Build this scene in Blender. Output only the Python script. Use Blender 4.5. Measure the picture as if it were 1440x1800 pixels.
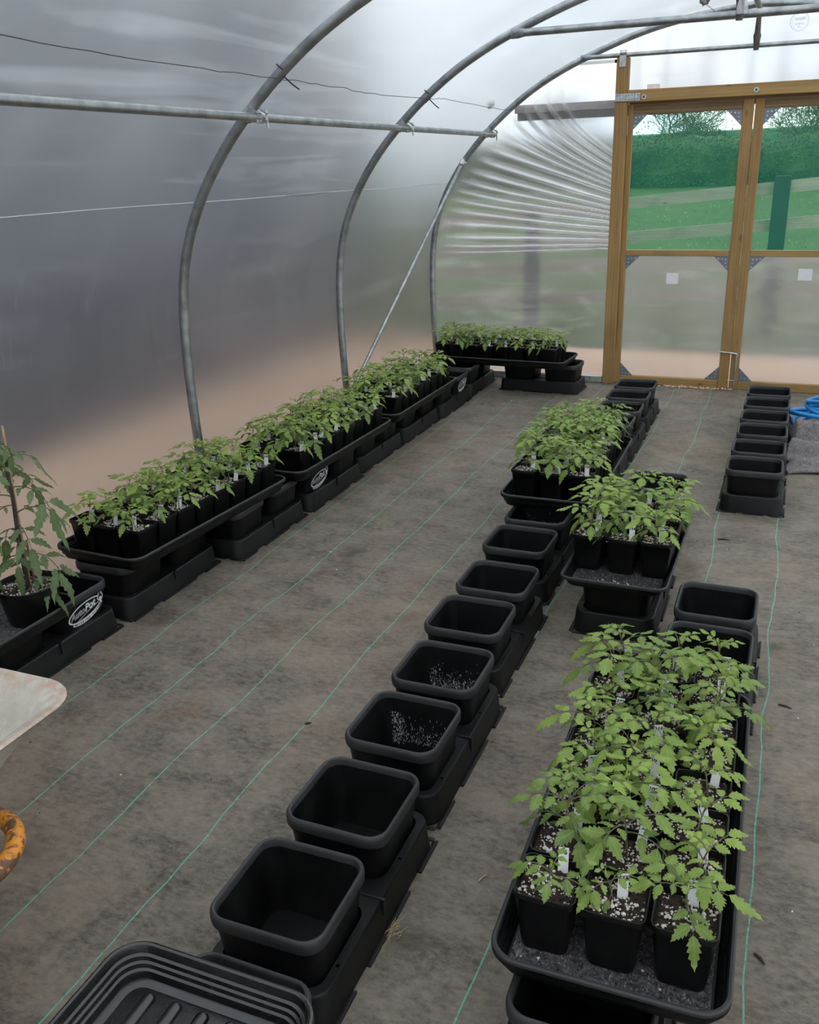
import bpy, math, random
from mathutils import Vector, Matrix, noise
from mathutils.geometry import tessellate_polygon
PI = math.pi
scn = bpy.context.scene
COL = scn.collection
for o in list(bpy.data.objects): bpy.data.objects.remove(o)

# ------------------------------------------------------------------ camera
cam_d = bpy.data.cameras.new('camera'); cam = bpy.data.objects.new('camera', cam_d); COL.objects.link(cam)
yaw, pit, rol = -0.39602357, 0.35932606, -0.0301422
fw = Vector((math.sin(yaw)*math.cos(pit), math.cos(yaw)*math.cos(pit), -math.sin(pit)))
r0 = fw.cross(Vector((0, 0, 1))).normalized(); u0 = r0.cross(fw)
rr_ = math.cos(rol)*r0+math.sin(rol)*u0; uu_ = -math.sin(rol)*r0+math.cos(rol)*u0
M = Matrix((rr_, uu_, -fw)).transposed().to_4x4(); M.translation = Vector((0, 0, 1.56))
cam.matrix_world = M
cam_d.sensor_fit = 'VERTICAL'; cam_d.sensor_height = 24; cam_d.lens = 24*1602.9/1800
cam_d.clip_start = 0.02; cam_d.clip_end = 500
scn.camera = cam

# ------------------------------------------------------------------ world
W = bpy.data.worlds.new('overcast_sky'); scn.world = W; W.use_nodes = True
wn = W.node_tree; wn.nodes.clear()
def wnode(t, **k):
    n = wn.nodes.new(t)
    for a, b in k.items(): setattr(n, a, b)
    return n
wo = wnode('ShaderNodeOutputWorld'); wb = wnode('ShaderNodeBackground'); wb.inputs[1].default_value = 1.0
tc = wnode('ShaderNodeTexCoord'); mp = wnode('ShaderNodeMapping'); mp.inputs['Scale'].default_value = (1, 1, 3)
nz = wnode('ShaderNodeTexNoise'); nz.inputs['Scale'].default_value = 5; nz.inputs['Detail'].default_value = 6
cr = wnode('ShaderNodeValToRGB')
cr.color_ramp.elements[0].position = .42; cr.color_ramp.elements[0].color = (.80, .90, 1.0, 1)
cr.color_ramp.elements[1].position = .58; cr.color_ramp.elements[1].color = (1.0, .985, .96, 1)
wn.links.new(tc.outputs['Generated'], mp.inputs[0]); wn.links.new(mp.outputs[0], nz.inputs['Vector'])
wn.links.new(nz.outputs[0], cr.inputs[0]); wn.links.new(cr.outputs[0], wb.inputs[0]); wn.links.new(wb.outputs[0], wo.inputs[0])

scn.view_settings.view_transform = 'Standard'; scn.view_settings.look = 'None'
scn.view_settings.gamma = 1; scn.view_settings.use_curve_mapping = False
scn.view_settings.exposure = 1.08

# ------------------------------------------------------------------ materials
def mat(name):
    m = bpy.data.materials.new(name); m.use_nodes = True; m.node_tree.nodes.clear(); return m
class N:
    def __init__(s, m): s.t = m.node_tree
    def n(s, typ, inp=None, **k):
        x = s.t.nodes.new('ShaderNode'+typ)
        for a, b in k.items(): setattr(x, a, b)
        for a, b in (inp or {}).items():
            i = x.inputs[a]
            if hasattr(b, 'is_output') or isinstance(b, bpy.types.NodeSocket): s.t.links.new(b, i)
            elif isinstance(b, bpy.types.Node): s.t.links.new(b.outputs[0], i)
            else: i.default_value = b
        return x
    def ramp(s, fac, stops):
        x = s.n('ValToRGB', {0: fac}); e = x.color_ramp.elements
        while len(e) < len(stops): e.new(.5)
        for i, (p, c) in enumerate(stops):
            e[i].position = p; e[i].color = (c[0], c[1], c[2], 1) if not isinstance(c, (int, float)) else (c, c, c, 1)
        return x
    def mix(s, fac, a, b, bt='MIX'):
        x = s.n('Mix', data_type='RGBA', blend_type=bt)
        for i, v in ((0, fac), (6, a), (7, b)):
            if isinstance(v, bpy.types.Node): s.t.links.new(v.outputs[0], x.inputs[i])
            elif isinstance(v, bpy.types.NodeSocket): s.t.links.new(v, x.inputs[i])
            elif isinstance(v, (int, float)): x.inputs[i].default_value = v
            else: x.inputs[i].default_value = (*v, 1)
        return x.outputs[2]
    def math(s, op, a, b=0.0):
        x = s.n('Math', {0: a, 1: b}, operation=op); return x
    def out(s, sh): s.n('OutputMaterial', {0: sh})
    def pos(s, scale=(1, 1, 1), src='Object', rot=(0, 0, 0)):
        t = s.n('TexCoord'); return s.n('Mapping', {0: t.outputs[src], 'Scale': scale, 'Rotation': rot})
    def noise(s, vec, scale, detail=4, rough=.5, dist=0):
        return s.n('TexNoise', {'Vector': vec, 'Scale': scale, 'Detail': detail, 'Roughness': rough, 'Distortion': dist})
    def bump(s, h, strength=.3, dist=.01): return s.n('Bump', {'Height': h, 'Strength': strength, 'Distance': dist})
def c4(c): return (c[0], c[1], c[2], 1)
def plain(name, col, rough=.5, metal=0, spec=.5, var=0.0, vs=30):
    m = mat(name); k = N(m); b = k.n('BsdfPrincipled', {'Roughness': rough, 'Metallic': metal, 'Specular IOR Level': spec})
    if var:
        nn = k.noise(k.pos(), vs, 5)
        c = k.mix(k.ramp(nn, [(.35, 0), (.7, 1)]), tuple(x*(1-var) for x in col), tuple(min(1, x*(1+var)) for x in col))
        k.t.links.new(c, b.inputs[0])
    else: b.inputs[0].default_value = c4(col)
    k.out(b); return m

def m_black(name, base=.011, rough=.38, dust=.5, dcol=(.05, .047, .042), spec=.24):
    m = mat(name); k = N(m); p = k.pos()
    n1 = k.noise(p, 9, 6, .6); n2 = k.noise(p, 160, 3)
    f = k.math('MULTIPLY', k.ramp(n1, [(.45, 0), (.8, 1)]), dust)
    c = k.mix(f, (base, base, base*1.05), dcol)
    v = k.n('TexVoronoi', {'Vector': p, 'Scale': 75.0})
    sp = k.ramp(v.outputs['Distance'], [(.0, 1), (.07, 0)])
    nn3 = k.noise(p, 6, 2); spm = k.math('MULTIPLY', sp, k.ramp(nn3, [(.6, 0), (.68, .5)]))
    c = k.mix(spm, c, (.35, .34, .32))
    b = k.n('BsdfPrincipled', {'Base Color': c, 'Roughness': k.ramp(n1, [(.3, rough), (.8, rough+.22)]),
        'Specular IOR Level': spec, 'Normal': k.bump(n2, .12, .002)})
    k.out(b); return m
PLASTIC = m_black('black_pot_plastic', .0035, .4, .15)
RIMM = m_black('skylit_scuffed_rim_plastic', .024, .5, .45, (.06, .058, .055), .5)  # greyer than the body: sky light on upward rims painted in, plus scuffs
PLASTIC2 = m_black('black_tray_plastic', .004, .36, .25)
PLBASE = m_black('black_base_plastic', .0045, .42, .22, spec=.3)
GLOSSY = m_black('black_seedling_pot_plastic', .003, .3, .05, spec=.35)
GLOSSTRAY = m_black('wet_black_tray_plastic', .0025, .17, .08, (.09, .075, .05), .8)

def m_galv():
    m = mat('galvanised_steel'); k = N(m); p = k.pos()
    n1 = k.noise(p, 14, 5, .6); n2 = k.noise(p, 90, 3)
    c = k.mix(k.ramp(n1, [(.35, 0), (.7, 1)]), (.26, .28, .29), (.47, .49, .5))
    b = k.n('BsdfPrincipled', {'Base Color': c, 'Metallic': .85, 'Roughness': k.ramp(n2, [(.3, .28), (.7, .45)])})
    k.out(b); return m
GALV = m_galv()
DARKST = plain('weathered_dark_steel', (.09, .085, .075), .5, .6, var=.3)
ZINC = plain('bright_zinc_plate', (.55, .57, .58), .35, .9, var=.25, vs=60)
BLACKTIE = plain('black_nylon', (.01, .01, .01), .4)

def m_film(name, trans=.13, rough=.5, ior=1.12, tint=(.88, .90, .91), gloss=.05, milk=(.95, .97, 1.0), streak=True, fold=False):
    m = mat(name); k = N(m); p = k.pos()
    n1 = k.noise(k.pos((1, 1, .25)), 3, 4); nf = k.noise(p, 2.2, 3)
    st = k.noise(k.pos((60, 60, 1.2)), 1.0, 2, .5)
    nh = k.noise(k.pos((1.2, .35, 5)), 1.3, 5, .6, 1); fac = k.math('ADD', k.ramp(nf, [(.3, trans*.8), (.7, trans*1.25)]), k.math('MULTIPLY', k.ramp(nh, [(.52, 0), (.75, 1)]), .13))  # stretched noise paints wrinkle highlights into the milkiness
    if streak:
        s = k.math('MULTIPLY', k.ramp(st, [(.56, 0), (.72, 1)]), .10); zc = k.n('SeparateXYZ', {0: p}).outputs['Z']; s = k.math('MULTIPLY', s, k.ramp(zc, [(.95, 1), (1.0, 0)]))
        zz_ = k.math('MULTIPLY', zc, .7); s = k.math('MULTIPLY', s.inputs[0].links[0].from_node, k.ramp(zz_, [(.8, 1), (1.0, 0)]))
        fac = k.math('ADD', fac, s)
    if fold:
        a = k.n('Attribute', attribute_name='fold')
        fac = k.math('ADD', fac, k.math('MULTIPLY', a.outputs['Fac'], .85))
    bmp = k.bump(n1, .25, .02)
    rf = k.n('BsdfRefraction', {'Color': c4(tint), 'Roughness': rough, 'IOR': ior})
    tr = k.n('BsdfTranslucent', {'Color': c4(milk), 'Normal': bmp})
    gl = k.n('BsdfGlossy', {'Color': (1, 1, 1, 1), 'Roughness': .18, 'Normal': bmp})
    m1 = k.n('MixShader', {0: fac, 1: rf, 2: tr}); m2 = k.n('MixShader', {0: gloss, 1: m1, 2: gl})
    k.out(m2); return m
FILM = m_film('polythene_film')
FILMTOP = m_film('pale_end_film', .11, .4, 1.12, tint=(.77, .78, .79), milk=(.84, .84, .86), streak=False, fold=True)
FILMEND = m_film('gathered_end_film', .085, .25, 1.12, tint=(.79, .80, .80), fold=True, streak=False)
FILMDOOR = m_film('milky_door_film', .19, .34, 1.14, tint=(.80,.80,.80), milk=(.66, .68, .68), streak=False)

def m_net():
    m = mat('green_tinted_netting'); k = N(m); p = k.pos()
    w1 = k.n('TexWave', {'Vector': p, 'Scale': 90.0, 'Distortion': 0.0}, bands_direction='X')
    w2 = k.n('TexWave', {'Vector': p, 'Scale': 90.0, 'Distortion': 0.0}, bands_direction='Z')
    mx = k.math('MAXIMUM', w1.outputs['Fac'], w2.outputs['Fac'])
    f = k.ramp(mx, [(.5, .14), (1, .36)])
    t = k.n('BsdfTransparent', {0: (.74, .93, .86, 1)})
    d = k.n('BsdfTranslucent', {0: (.05, .42, .27, 1)}); d2 = k.n('BsdfDiffuse', {0: (.03, .3, .2, 1)})
    dd = k.n('MixShader', {0: .4, 1: d, 2: d2})
    k.out(k.n('MixShader', {0: f, 1: t, 2: dd})); return m
NET = m_net()

def m_wood(name, c1, c2, axis):
    m = mat(name); k = N(m)
    sc = {'z': (9, 9, .7), 'x': (.7, 9, 9)}[axis]
    p = k.pos(sc)
    n1 = k.noise(p, 2.2, 6, .65, .6)
    w = k.n('TexWave', {'Vector': p, 'Scale': 1.6, 'Distortion': 7.0, 'Detail': 3.0, 'Detail Scale': .8}, bands_direction='X' if axis == 'z' else 'Z')
    f = k.mix(.12, n1.outputs[0], w.outputs['Color'])
    c = k.mix(k.ramp(f, [(.25, 0), (.75, 1)]), c1, c2)
    v = k.n('TexVoronoi', {'Vector': k.pos((5, 5, 2.2) if axis == 'z' else (2.2, 5, 5)), 'Scale': 1.3})
    kn = k.ramp(v.outputs['Distance'], [(.02, 1), (.09, 0)])
    c = k.mix(k.math('MULTIPLY', kn, .7), c, (.09, .045, .02))
    st = k.noise(k.pos(), 3.3, 4); c = k.mix(k.math('MULTIPLY', k.ramp(st, [(.55, 0), (.7, 1)]), .35), c, (.11, .085, .045))
    b = k.n('BsdfPrincipled', {'Base Color': c, 'Roughness': .62, 'Normal': k.bump(f, .25, .004)})
    k.out(b); return m
WOODV = m_wood('treated_timber_upright', (.22, .12, .037), (.40, .245, .085), 'z')
WOODH = m_wood('treated_timber_rail', (.24, .135, .042), (.43, .275, .1), 'x')
WOODD = m_wood('dark_stained_timber', (.1, .065, .03), (.3, .19, .09), 'x')
BOARDG = m_wood('grey_weathered_board', (.3, .25, .2), (.5, .42, .34), 'x')
POSTG = plain('dark_fence_post_paint', (.016, .028, .028), .8, var=.2)
PINKB = plain('pale_pink_board_with_haze', (.92, .8, .78), .6, var=.1)  # film haze over the track board is put into this pale colour
GREYB = plain('grey_steel_track', (.34, .33, .34), .5, .4, var=.2)

def m_floor():
    m = mat('woven_ground_cover'); k = N(m); p = k.pos()
    big = k.noise(p, 1.3, 5, .6); mid = k.noise(k.pos((.75, 1, 1)), 6.0, 10, .74, .3); fine = k.noise(k.pos((.8, 1.3, 1)), 42, 8, .78)
    f1 = k.ramp(mid, [(.40, 0), (.60, 1)]); f2 = k.ramp(fine, [(.38, 0), (.66, 1)])
    c = k.mix(f1, (.052, .044, .036), (.168, .142, .112))
    c = k.mix(k.math('MULTIPLY', f2, .62), c, (.31, .26, .20))
    c = k.mix(k.math('MULTIPLY', k.ramp(big, [(.5, 0), (.72, 1)]), .5), c, (.30, .21, .13))
    dk = k.noise(p, 2.6, 4, .6); c = k.mix(k.math('MULTIPLY', k.ramp(dk, [(.6, 0), (.72, 1)]), .65), c, (.02, .019, .019))
    or_ = k.noise(k.pos((1.4, .6, 1)), 3.7, 4); c = k.mix(k.math('MULTIPLY', k.ramp(or_, [(.66, 0), (.78, 1)]), .4), c, (.19, .1, .05))
    # woven-in marker threads
    sx = k.n('SeparateXYZ', {0: k.n('TexCoord').outputs['Object']})
    wob = k.noise(k.pos((.25, .9, 1)), 1.7, 3); wv = k.math('MULTIPLY', k.math('SUBTRACT', wob, .5), .075)
    xx = k.math('ADD', k.math('ADD', sx.outputs['X'], wv), 100*.2575+.065)
    fr = k.math('ABSOLUTE', k.math('SUBTRACT', k.math('FRACT', k.math('DIVIDE', xx, .2575)), .5))
    ln = k.math('LESS_THAN', fr, .0068)
    br = k.ramp(k.noise(k.pos((2, 7, 1)), 9, 4, .7), [(.34, .25), (.56, .95)])
    c = k.mix(k.math('MULTIPLY', ln, br), c, (.10, .47, .32))
    wob2 = k.noise(k.pos((.8, .3, 1)), 1.9, 3)
    yy = k.math('ADD', k.math('ADD', sx.outputs['Y'], k.math('MULTIPLY', k.math('SUBTRACT', wob2, .5), .06)), 100*.29+.1)
    fy = k.math('ABSOLUTE', k.math('SUBTRACT', k.math('FRACT', k.math('DIVIDE', yy, .29)), .5))
    ly = k.math('LESS_THAN', fy, .0038)
    br2 = k.ramp(k.noise(k.pos((5, 2, 1)), 7, 4, .7), [(.42, .0), (.62, .5)])
    c = k.mix(k.math('MULTIPLY', ly, br2), c, (.17, .25, .21))
    wx = k.n('TexWave', {'Vector': p, 'Scale': 130.0}, bands_direction='X'); wy = k.n('TexWave', {'Vector': p, 'Scale': 130.0}, bands_direction='Y')
    weave = k.math('MULTIPLY', wx.outputs['Fac'], wy.outputs['Fac'])
    h = k.math('ADD', weave, k.math('MULTIPLY', mid, 2))
    c = k.mix(k.math('MULTIPLY', weave, .25), c, (.02, .018, .016))
    b = k.n('BsdfPrincipled', {'Base Color': c, 'Roughness': .62, 'Specular IOR Level': .35, 'Normal': k.bump(h, .22, .003)})
    k.out(b); return m
FLOOR = m_floor()

def m_soil():
    m = mat('perlite_potting_mix'); k = N(m); p = k.pos()
    n = k.noise(p, 210, 5, .7)
    c = k.mix(k.ramp(n, [(.35, 0), (.7, 1)]), (.010, .005, .0035), (.075, .038, .026))
    b = k.n('BsdfPrincipled', {'Base Color': c, 'Roughness': .85, 'Normal': k.bump(n, .9, .004)})
    k.out(b); return m
SOIL = m_soil()
PERL = plain('white_perlite', (.72, .66, .61), .8, var=.15, vs=120)

def m_leaf(name, ca, cb, cy):
    m = mat(name); k = N(m)
    at = k.n('Attribute', attribute_name='tone'); oi = k.n('ObjectInfo')
    uv = k.n('TexCoord'); sp = k.n('SeparateXYZ', {0: uv.outputs['UV']})
    n = k.noise(k.pos(), 55, 3)
    f = k.math('ADD', k.math('MULTIPLY', at.outputs['Fac'], .6), k.math('MULTIPLY', oi.outputs['Random'], .45))
    c = k.mix(f, ca, cb)
    c = k.mix(k.math('MULTIPLY', k.ramp(n, [(.5, 0), (.75, 1)]), .3), c, cy)
    # midrib and side veins
    dv = k.math('ABSOLUTE', k.math('SUBTRACT', sp.outputs['Y'], .5))
    mid = k.ramp(dv, [(.02, 1), (.06, 0)])
    sv = k.math('FRACT', k.math('MULTIPLY', k.math('SUBTRACT', sp.outputs['X'], k.math('MULTIPLY', dv, .55)), 7.0))
    side = k.ramp(k.math('ABSOLUTE', k.math('SUBTRACT', sv, .5)), [(.0, .5), (.1, 0)])
    v = k.math('MAXIMUM', mid, side)
    c = k.mix(k.math('MULTIPLY', v, .35), c, cy)
    b = k.n('BsdfPrincipled', {'Base Color': c, 'Roughness': .5, 'Specular IOR Level': .4, 'Normal': k.bump(v, -.5, .0015)})
    t = k.n('BsdfTranslucent', {0: k.mix(.35, c, cy)})
    k.out(k.n('MixShader', {0: .34, 1: b, 2: t})); return m
LEAF = m_leaf('tomato_leaf', (.05, .115, .022), (.33, .45, .085), (.43, .52, .17))
LEAFD = m_leaf('wilting_tomato_leaf', (.09, .15, .055), (.22, .30, .13), (.34, .39, .17))
STEM = plain('purple_green_stem', (.12, .11, .06), .6, var=.35, vs=60)
STEMD = plain('dark_tomato_stem', (.055, .04, .032), .6, var=.3, vs=40)
TAGW = plain('white_plant_label', (.86, .86, .87), .5)
INK = plain('black_marker_ink', (.008, .008, .01), .6)
EMB = plain('white_screen_print', (.68, .68, .68), .5)

def m_felt(name='grey_recycled_felt', a=(.03, .028, .03), b_=(.17, .16, .165)):
    m = mat(name); k = N(m); p = k.pos()
    n = k.noise(p, 60, 7, .78, 1.2); n2 = k.noise(k.pos((1, .35, 1)), 190, 3, .6, 2)
    c = k.mix(k.ramp(n, [(.4, 0), (.68, 1)]), a, b_)
    c = k.mix(k.ramp(n2, [(.57, 0), (.68, .75)]), c, (.42, .40, .42))
    r = k.noise(p, 28, 2); c = k.mix(k.ramp(r, [(.7, 0), (.75, .6)]), c, (.2, .02, .03))
    b = k.n('BsdfPrincipled', {'Base Color': c, 'Roughness': .95, 'Normal': k.bump(n, .8, .004)})
    k.out(b); return m
FELT = m_felt(a=(.008, .007, .008), b_=(.17, .155, .16)); FELTD = m_felt('damp_dark_felt', (.006, .005, .005), (.035, .03, .028)); FELTL = m_felt('light_grey_felt', (.10, .09, .09), (.27, .245, .24))
HOSE = plain('blue_hose_rubber', (.01, .24, .62), .3, var=.15, vs=8)
def m_barrow():
    m = mat('cement_caked_steel'); k = N(m); p = k.pos()
    n = k.noise(p, 9, 6, .65); n2 = k.noise(p, 40, 5, .6)
    c = k.mix(k.ramp(n, [(.35, 0), (.65, 1)]), (.42, .41, .34), (.62, .61, .53))
    c = k.mix(k.math('MULTIPLY', k.ramp(n2, [(.55, 0), (.7, 1)]), .5), c, (.72, .68, .56))
    at = k.n('Attribute', attribute_name='rust')
    rf = k.math('MULTIPLY', at.outputs['Fac'], k.ramp(n2, [(.35, .2), (.6, 1)]))
    c = k.mix(rf, c, (.42, .27, .2))
    b = k.n('BsdfPrincipled', {'Base Color': c, 'Roughness': .8, 'Normal': k.bump(n2, .4, .004)})
    k.out(b); return m
BARROW = m_barrow()
def m_orange():
    m = mat('rusty_orange_paint'); k = N(m); p = k.pos()
    n = k.noise(k.pos((1, 1, 1)), 26, 7, .75, 1.2)
    c = k.mix(k.ramp(n, [(.47, 0), (.54, 1)]), (.74, .27, .02), (.13, .065, .04))
    n2 = k.noise(p, 5, 2); c = k.mix(k.ramp(n2, [(.5, 0), (.62, .75)]), c, (.17, .09, .06))
    b = k.n('BsdfPrincipled', {'Base Color': c, 'Roughness': .5, 'Normal': k.bump(n, .4, .003)})
    k.out(b); return m
ORANGE = m_orange()
RUBBER = plain('black_rubber_tyre', (.015, .015, .015), .8)

def m_gravel():
    m = mat('pink_gravel_ground'); k = N(m); p = k.pos()
    n = k.noise(p, 1.2, 5); v = k.n('TexVoronoi', {'Vector': p, 'Scale': 38.0})
    c = k.mix(k.ramp(n, [(.3, 0), (.7, 1)]), (.66, .40, .265), (.78, .52, .36))
    c = k.mix(k.math('MULTIPLY', v.outputs['Color'], .25), c, (.74, .6, .5))
    b = k.n('BsdfPrincipled', {'Base Color': c, 'Roughness': .9, 'Normal': k.bump(v.outputs['Distance'], .5, .02)})
    k.out(b); return m
GRAVEL = m_gravel()
def m_grass():
    m = mat('field_grass'); k = N(m); p = k.pos()
    n = k.noise(p, .9, 6, .6); n2 = k.noise(k.pos((1, .5, 1)), 22, 5, .7)
    c = k.mix(k.ramp(n, [(.35, 0), (.65, 1)]), (.03, .07, .012), (.06, .10, .018))
    c = k.mix(k.math('MULTIPLY', k.ramp(n2, [(.4, 0), (.7, 1)]), .6), c, (.11, .15, .035))
    b = k.n('BsdfPrincipled', {'Base Color': c, 'Roughness': .9, 'Normal': k.bump(n2, .8, .05)})
    k.out(b); return m
GRASS = m_grass()
BLADE = plain('grass_blade_green', (.2, .36, .08), .8, var=.25, vs=2)
HEDGE = plain('hedge_leaf_green', (.05, .08, .026), .8, var=.5, vs=1.5)
BARK = plain('bare_tree_bark', (.10, .075, .06), .9, var=.3)
def m_clad():
    m = mat('slate_blue_cladding'); k = N(m); p = k.pos()
    w = k.n('TexWave', {'Vector': p, 'Scale': 1.1}, bands_direction='Z'); n = k.noise(p, .6, 4)
    c = k.mix(n.outputs[0], (.044, .048, .066), (.082, .088, .115))
    b = k.n('BsdfPrincipled', {'Base Color': c, 'Roughness': .75, 'Normal': k.bump(w.outputs['Fac'], .4, .05)})
    k.out(b); return m
CLAD = m_clad()
HILLM = plain('distant_hill_green', (.05, .10, .05), .95, var=.3, vs=.3)
DRY = plain('dry_straw', (.42, .3, .16), .8); DEAD = plain('dead_leaf', (.05, .035, .025), .8)
PAPER = plain('white_paper', (.78, .74, .76), .7)
FLOWER = plain('yellow_tomato_flower', (.75, .62, .06), .6)
BAMBOO = plain('bamboo_cane', (.45, .29, .14), .6, var=.2)
REDCANE = plain('reddish_cane', (.24, .08, .05), .6)
CLEARP = mat('clear_plastic'); _k = N(CLEARP)
_k.out(_k.n('MixShader', {0: .35, 1: _k.n('BsdfTransparent', {0: (.9, .93, .95, 1)}), 2: _k.n('BsdfGlossy', {'Roughness': .15})}))
STAMPM = mat('faint_grey_print'); _k = N(STAMPM)
_k.out(_k.n('MixShader', {0: .5, 1: _k.n('BsdfTransparent'), 2: _k.n('BsdfDiffuse', {0: (.45, .45, .47, 1)})}))
CRUMPLE = plain('white_crumpled_tape', (.8, .8, .8), .5)

# ------------------------------------------------------------------ mesh helpers
class MB:
    def __init__(s): s.v = []; s.f = []; s.m = []; s.uv = {}; s.col = []
    def add(s, vs, fs, mi=0):
        b = len(s.v); s.v += [tuple(v) for v in vs]
        for f in fs: s.f.append(tuple(i+b for i in f)); s.m.append(mi)
        return b
    def box(s, x0, y0, z0, x1, y1, z1, mi=0, rot=None, c=None):
        vs = [Vector(p) for p in ((x0, y0, z0), (x1, y0, z0), (x1, y1, z0), (x0, y1, z0), (x0, y0, z1), (x1, y0, z1), (x1, y1, z1), (x0, y1, z1))]
        if rot is not None: vs = [rot @ (v-c)+c for v in vs]
        s.add(vs, [(3, 2, 1, 0), (4, 5, 6, 7), (0, 1, 5, 4), (1, 2, 6, 5), (2, 3, 7, 6), (3, 0, 4, 7)], mi)
    def bevbox(s, x0, y0, z0, x1, y1, z1, b=.004, mi=0):
        # box with chamfered long edges
        cx, cy = (x0+x1)/2, (y0+y1)/2
        rings = []
        for z, i in ((z0, b), (z0+b, 0), (z1-b, 0), (z1, b)):
            X0, X1, Y0, Y1 = x0+i, x1-i, y0+i, y1-i
            rings.append([(X0+b, Y0, z), (X1-b, Y0, z), (X1, Y0+b, z), (X1, Y1-b, z), (X1-b, Y1, z), (X0+b, Y1, z), (X0, Y1-b, z), (X0, Y0+b, z)])
        s.loft(rings, True, True, mi)
    def loft(s, rings, cap0=False, cap1=False, mi=0, closed=True):
        n = len(rings[0]); b = len(s.v)
        for r in rings: s.v += [tuple(p) for p in r]
        for i in range(len(rings)-1):
            for j in range(n if closed else n-1):
                k = (j+1) % n
                s.f.append((b+i*n+j, b+i*n+k, b+(i+1)*n+k, b+(i+1)*n+j)); s.m.append(mi)
        if cap0: s.f.append(tuple(b+j for j in reversed(range(n)))); s.m.append(mi)
        if cap1: s.f.append(tuple(b+(len(rings)-1)*n+j for j in range(n))); s.m.append(mi)
    def tube(s, pts, r, n=8, mi=0, caps=True, up=None):
        pts = [Vector(p) for p in pts]; rings = []; T0 = None; U = None
        for i, p in enumerate(pts):
            a = pts[max(0, i-1)]; c = pts[min(len(pts)-1, i+1)]; T = (c-a)
            T = T.normalized() if T.length > 1e-9 else Vector((0, 0, 1))
            if U is None:
                U = T.orthogonal().normalized() if up is None else (up-T*up.dot(T)).normalized()
            else:
                U = (U-T*U.dot(T)); U = U.normalized() if U.length > 1e-6 else T.orthogonal().normalized()
            V = T.cross(U); rad = r[i] if isinstance(r, (list, tuple)) else r
            rings.append([p+(U*math.cos(2*PI*j/n)+V*math.sin(2*PI*j/n))*rad for j in range(n)])
        s.loft(rings, caps, caps, mi)
    def build(s, name, mats, parent=None, smooth=True, loc=None, rot=None):
        me = s.mesh(name, mats, smooth); o = bpy.data.objects.new(name, me); COL.objects.link(o)
        if parent: o.parent = parent
        if loc is not None: o.location = loc
        if rot is not None: o.rotation_euler = rot
        return o
    def mesh(s, name, mats, smooth=True):
        me = bpy.data.meshes.new(name); me.from_pydata(s.v, [], s.f)
        if not isinstance(mats, (list, tuple)): mats = [mats]
        for m in mats: me.materials.append(m)
        me.polygons.foreach_set('material_index', s.m)
        if s.col:
            a = me.attributes.new('tone', 'FLOAT', 'POINT'); a.data.foreach_set('value', s.col)
        if s.uv:
            ul = me.uv_layers.new(name='UVMap'); li = [0]*len(me.loops); me.loops.foreach_get('vertex_index', li)
            d = []
            for i in li: d += list(s.uv.get(i, (0, 0.2)))
            ul.data.foreach_set('uv', d)
        if smooth is True:
            me.polygons.foreach_set('use_smooth', [True]*len(me.polygons)); me.update()
            try: me.set_sharp_from_angle(angle=math.radians(38))
            except Exception: pass
        me.update(); return me
def rrect(w, d, r, z, n=5, cx=0, cy=0):
    pts = []; r = min(r, w/2-1e-4, d/2-1e-4)
    for sx, sy, a0 in ((1, -1, -PI/2), (1, 1, 0), (-1, 1, PI/2), (-1, -1, PI)):
        for i in range(n+1):
            a = a0+PI/2*i/n
            pts.append((cx+sx*(w/2-r)+r*math.cos(a), cy+sy*(d/2-r)+r*math.sin(a), z))
    return pts
def empty(name, loc, rz=0, label=None, cat=None, group=None, kind=None):
    o = bpy.data.objects.new(name, None); COL.objects.link(o); o.location = loc; o.rotation_euler = (0, 0, rz)
    o.empty_display_size = .05; tag(o, label, cat, group, kind); return o
def tag(o, label=None, cat=None, group=None, kind=None):
    if label: o['label'] = label
    if cat: o['category'] = cat
    if group: o['group'] = group
    if kind: o['kind'] = kind
    return o
def copy_tree(o, parent=None):
    c = o.copy(); COL.objects.link(c); c.parent = parent
    for ch in list(o.children): copy_tree(ch, c)
    return c
def text_mesh(txt, size, offset=0.0, shear=0.0, mi=0, align='CENTER', extrude=0):
    cu = bpy.data.curves.new('t', 'FONT'); cu.body = txt; cu.size = size; cu.offset = offset; cu.shear = shear
    cu.align_x = align; cu.align_y = 'CENTER'; cu.extrude = extrude
    ob = bpy.data.objects.new('t', cu); COL.objects.link(ob)
    me = bpy.data.meshes.new_from_object(ob.evaluated_get(bpy.context.evaluated_depsgraph_get()))
    vs = [v.co.copy() for v in me.vertices]; fs = [tuple(p.vertices) for p in me.polygons]
    bpy.data.objects.remove(ob); bpy.data.curves.remove(cu); bpy.data.meshes.remove(me)
    return vs, fs

# ------------------------------------------------------------------ setting: ground
YE, HX = 6.9, -0.37
mb = MB(); mb.box(-2.66, -3.05, -.02, 1.92, 6.955, 0)
tag(mb.build('floor', FLOOR, smooth=False), kind='structure')
mb = MB()
mb.add([(-9, -8, -.03), (9, -8, -.03), (9, 8.4, -.03), (-9, 8.4, -.03)], [(0, 1, 2, 3)])
tag(mb.build('gravel_yard', GRAVEL, smooth=False), kind='structure')
def gz(x, y):
    z = -.03 if y < 9.6 else -.03+(min(y, 25.5)-9.6)*.063-max(0, y-25.5)*.01
    return z
mb = MB(); nx, ny = 60, 70; vs = []
for j in range(ny+1):
    for i in range(nx+1):
        x = -30+55*i/nx; y = 8.38+(60-8.38)*(j/ny)**1.6
        vs.append((x, y, gz(x, y)+.03*noise.noise(Vector((x*1.3, y*1.3, 0)))*(1 if y > 9 else 0)))
mb.add(vs, [(j*(nx+1)+i, j*(nx+1)+i+1, (j+1)*(nx+1)+i+1, (j+1)*(nx+1)+i) for j in range(ny) for i in range(nx)])
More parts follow.
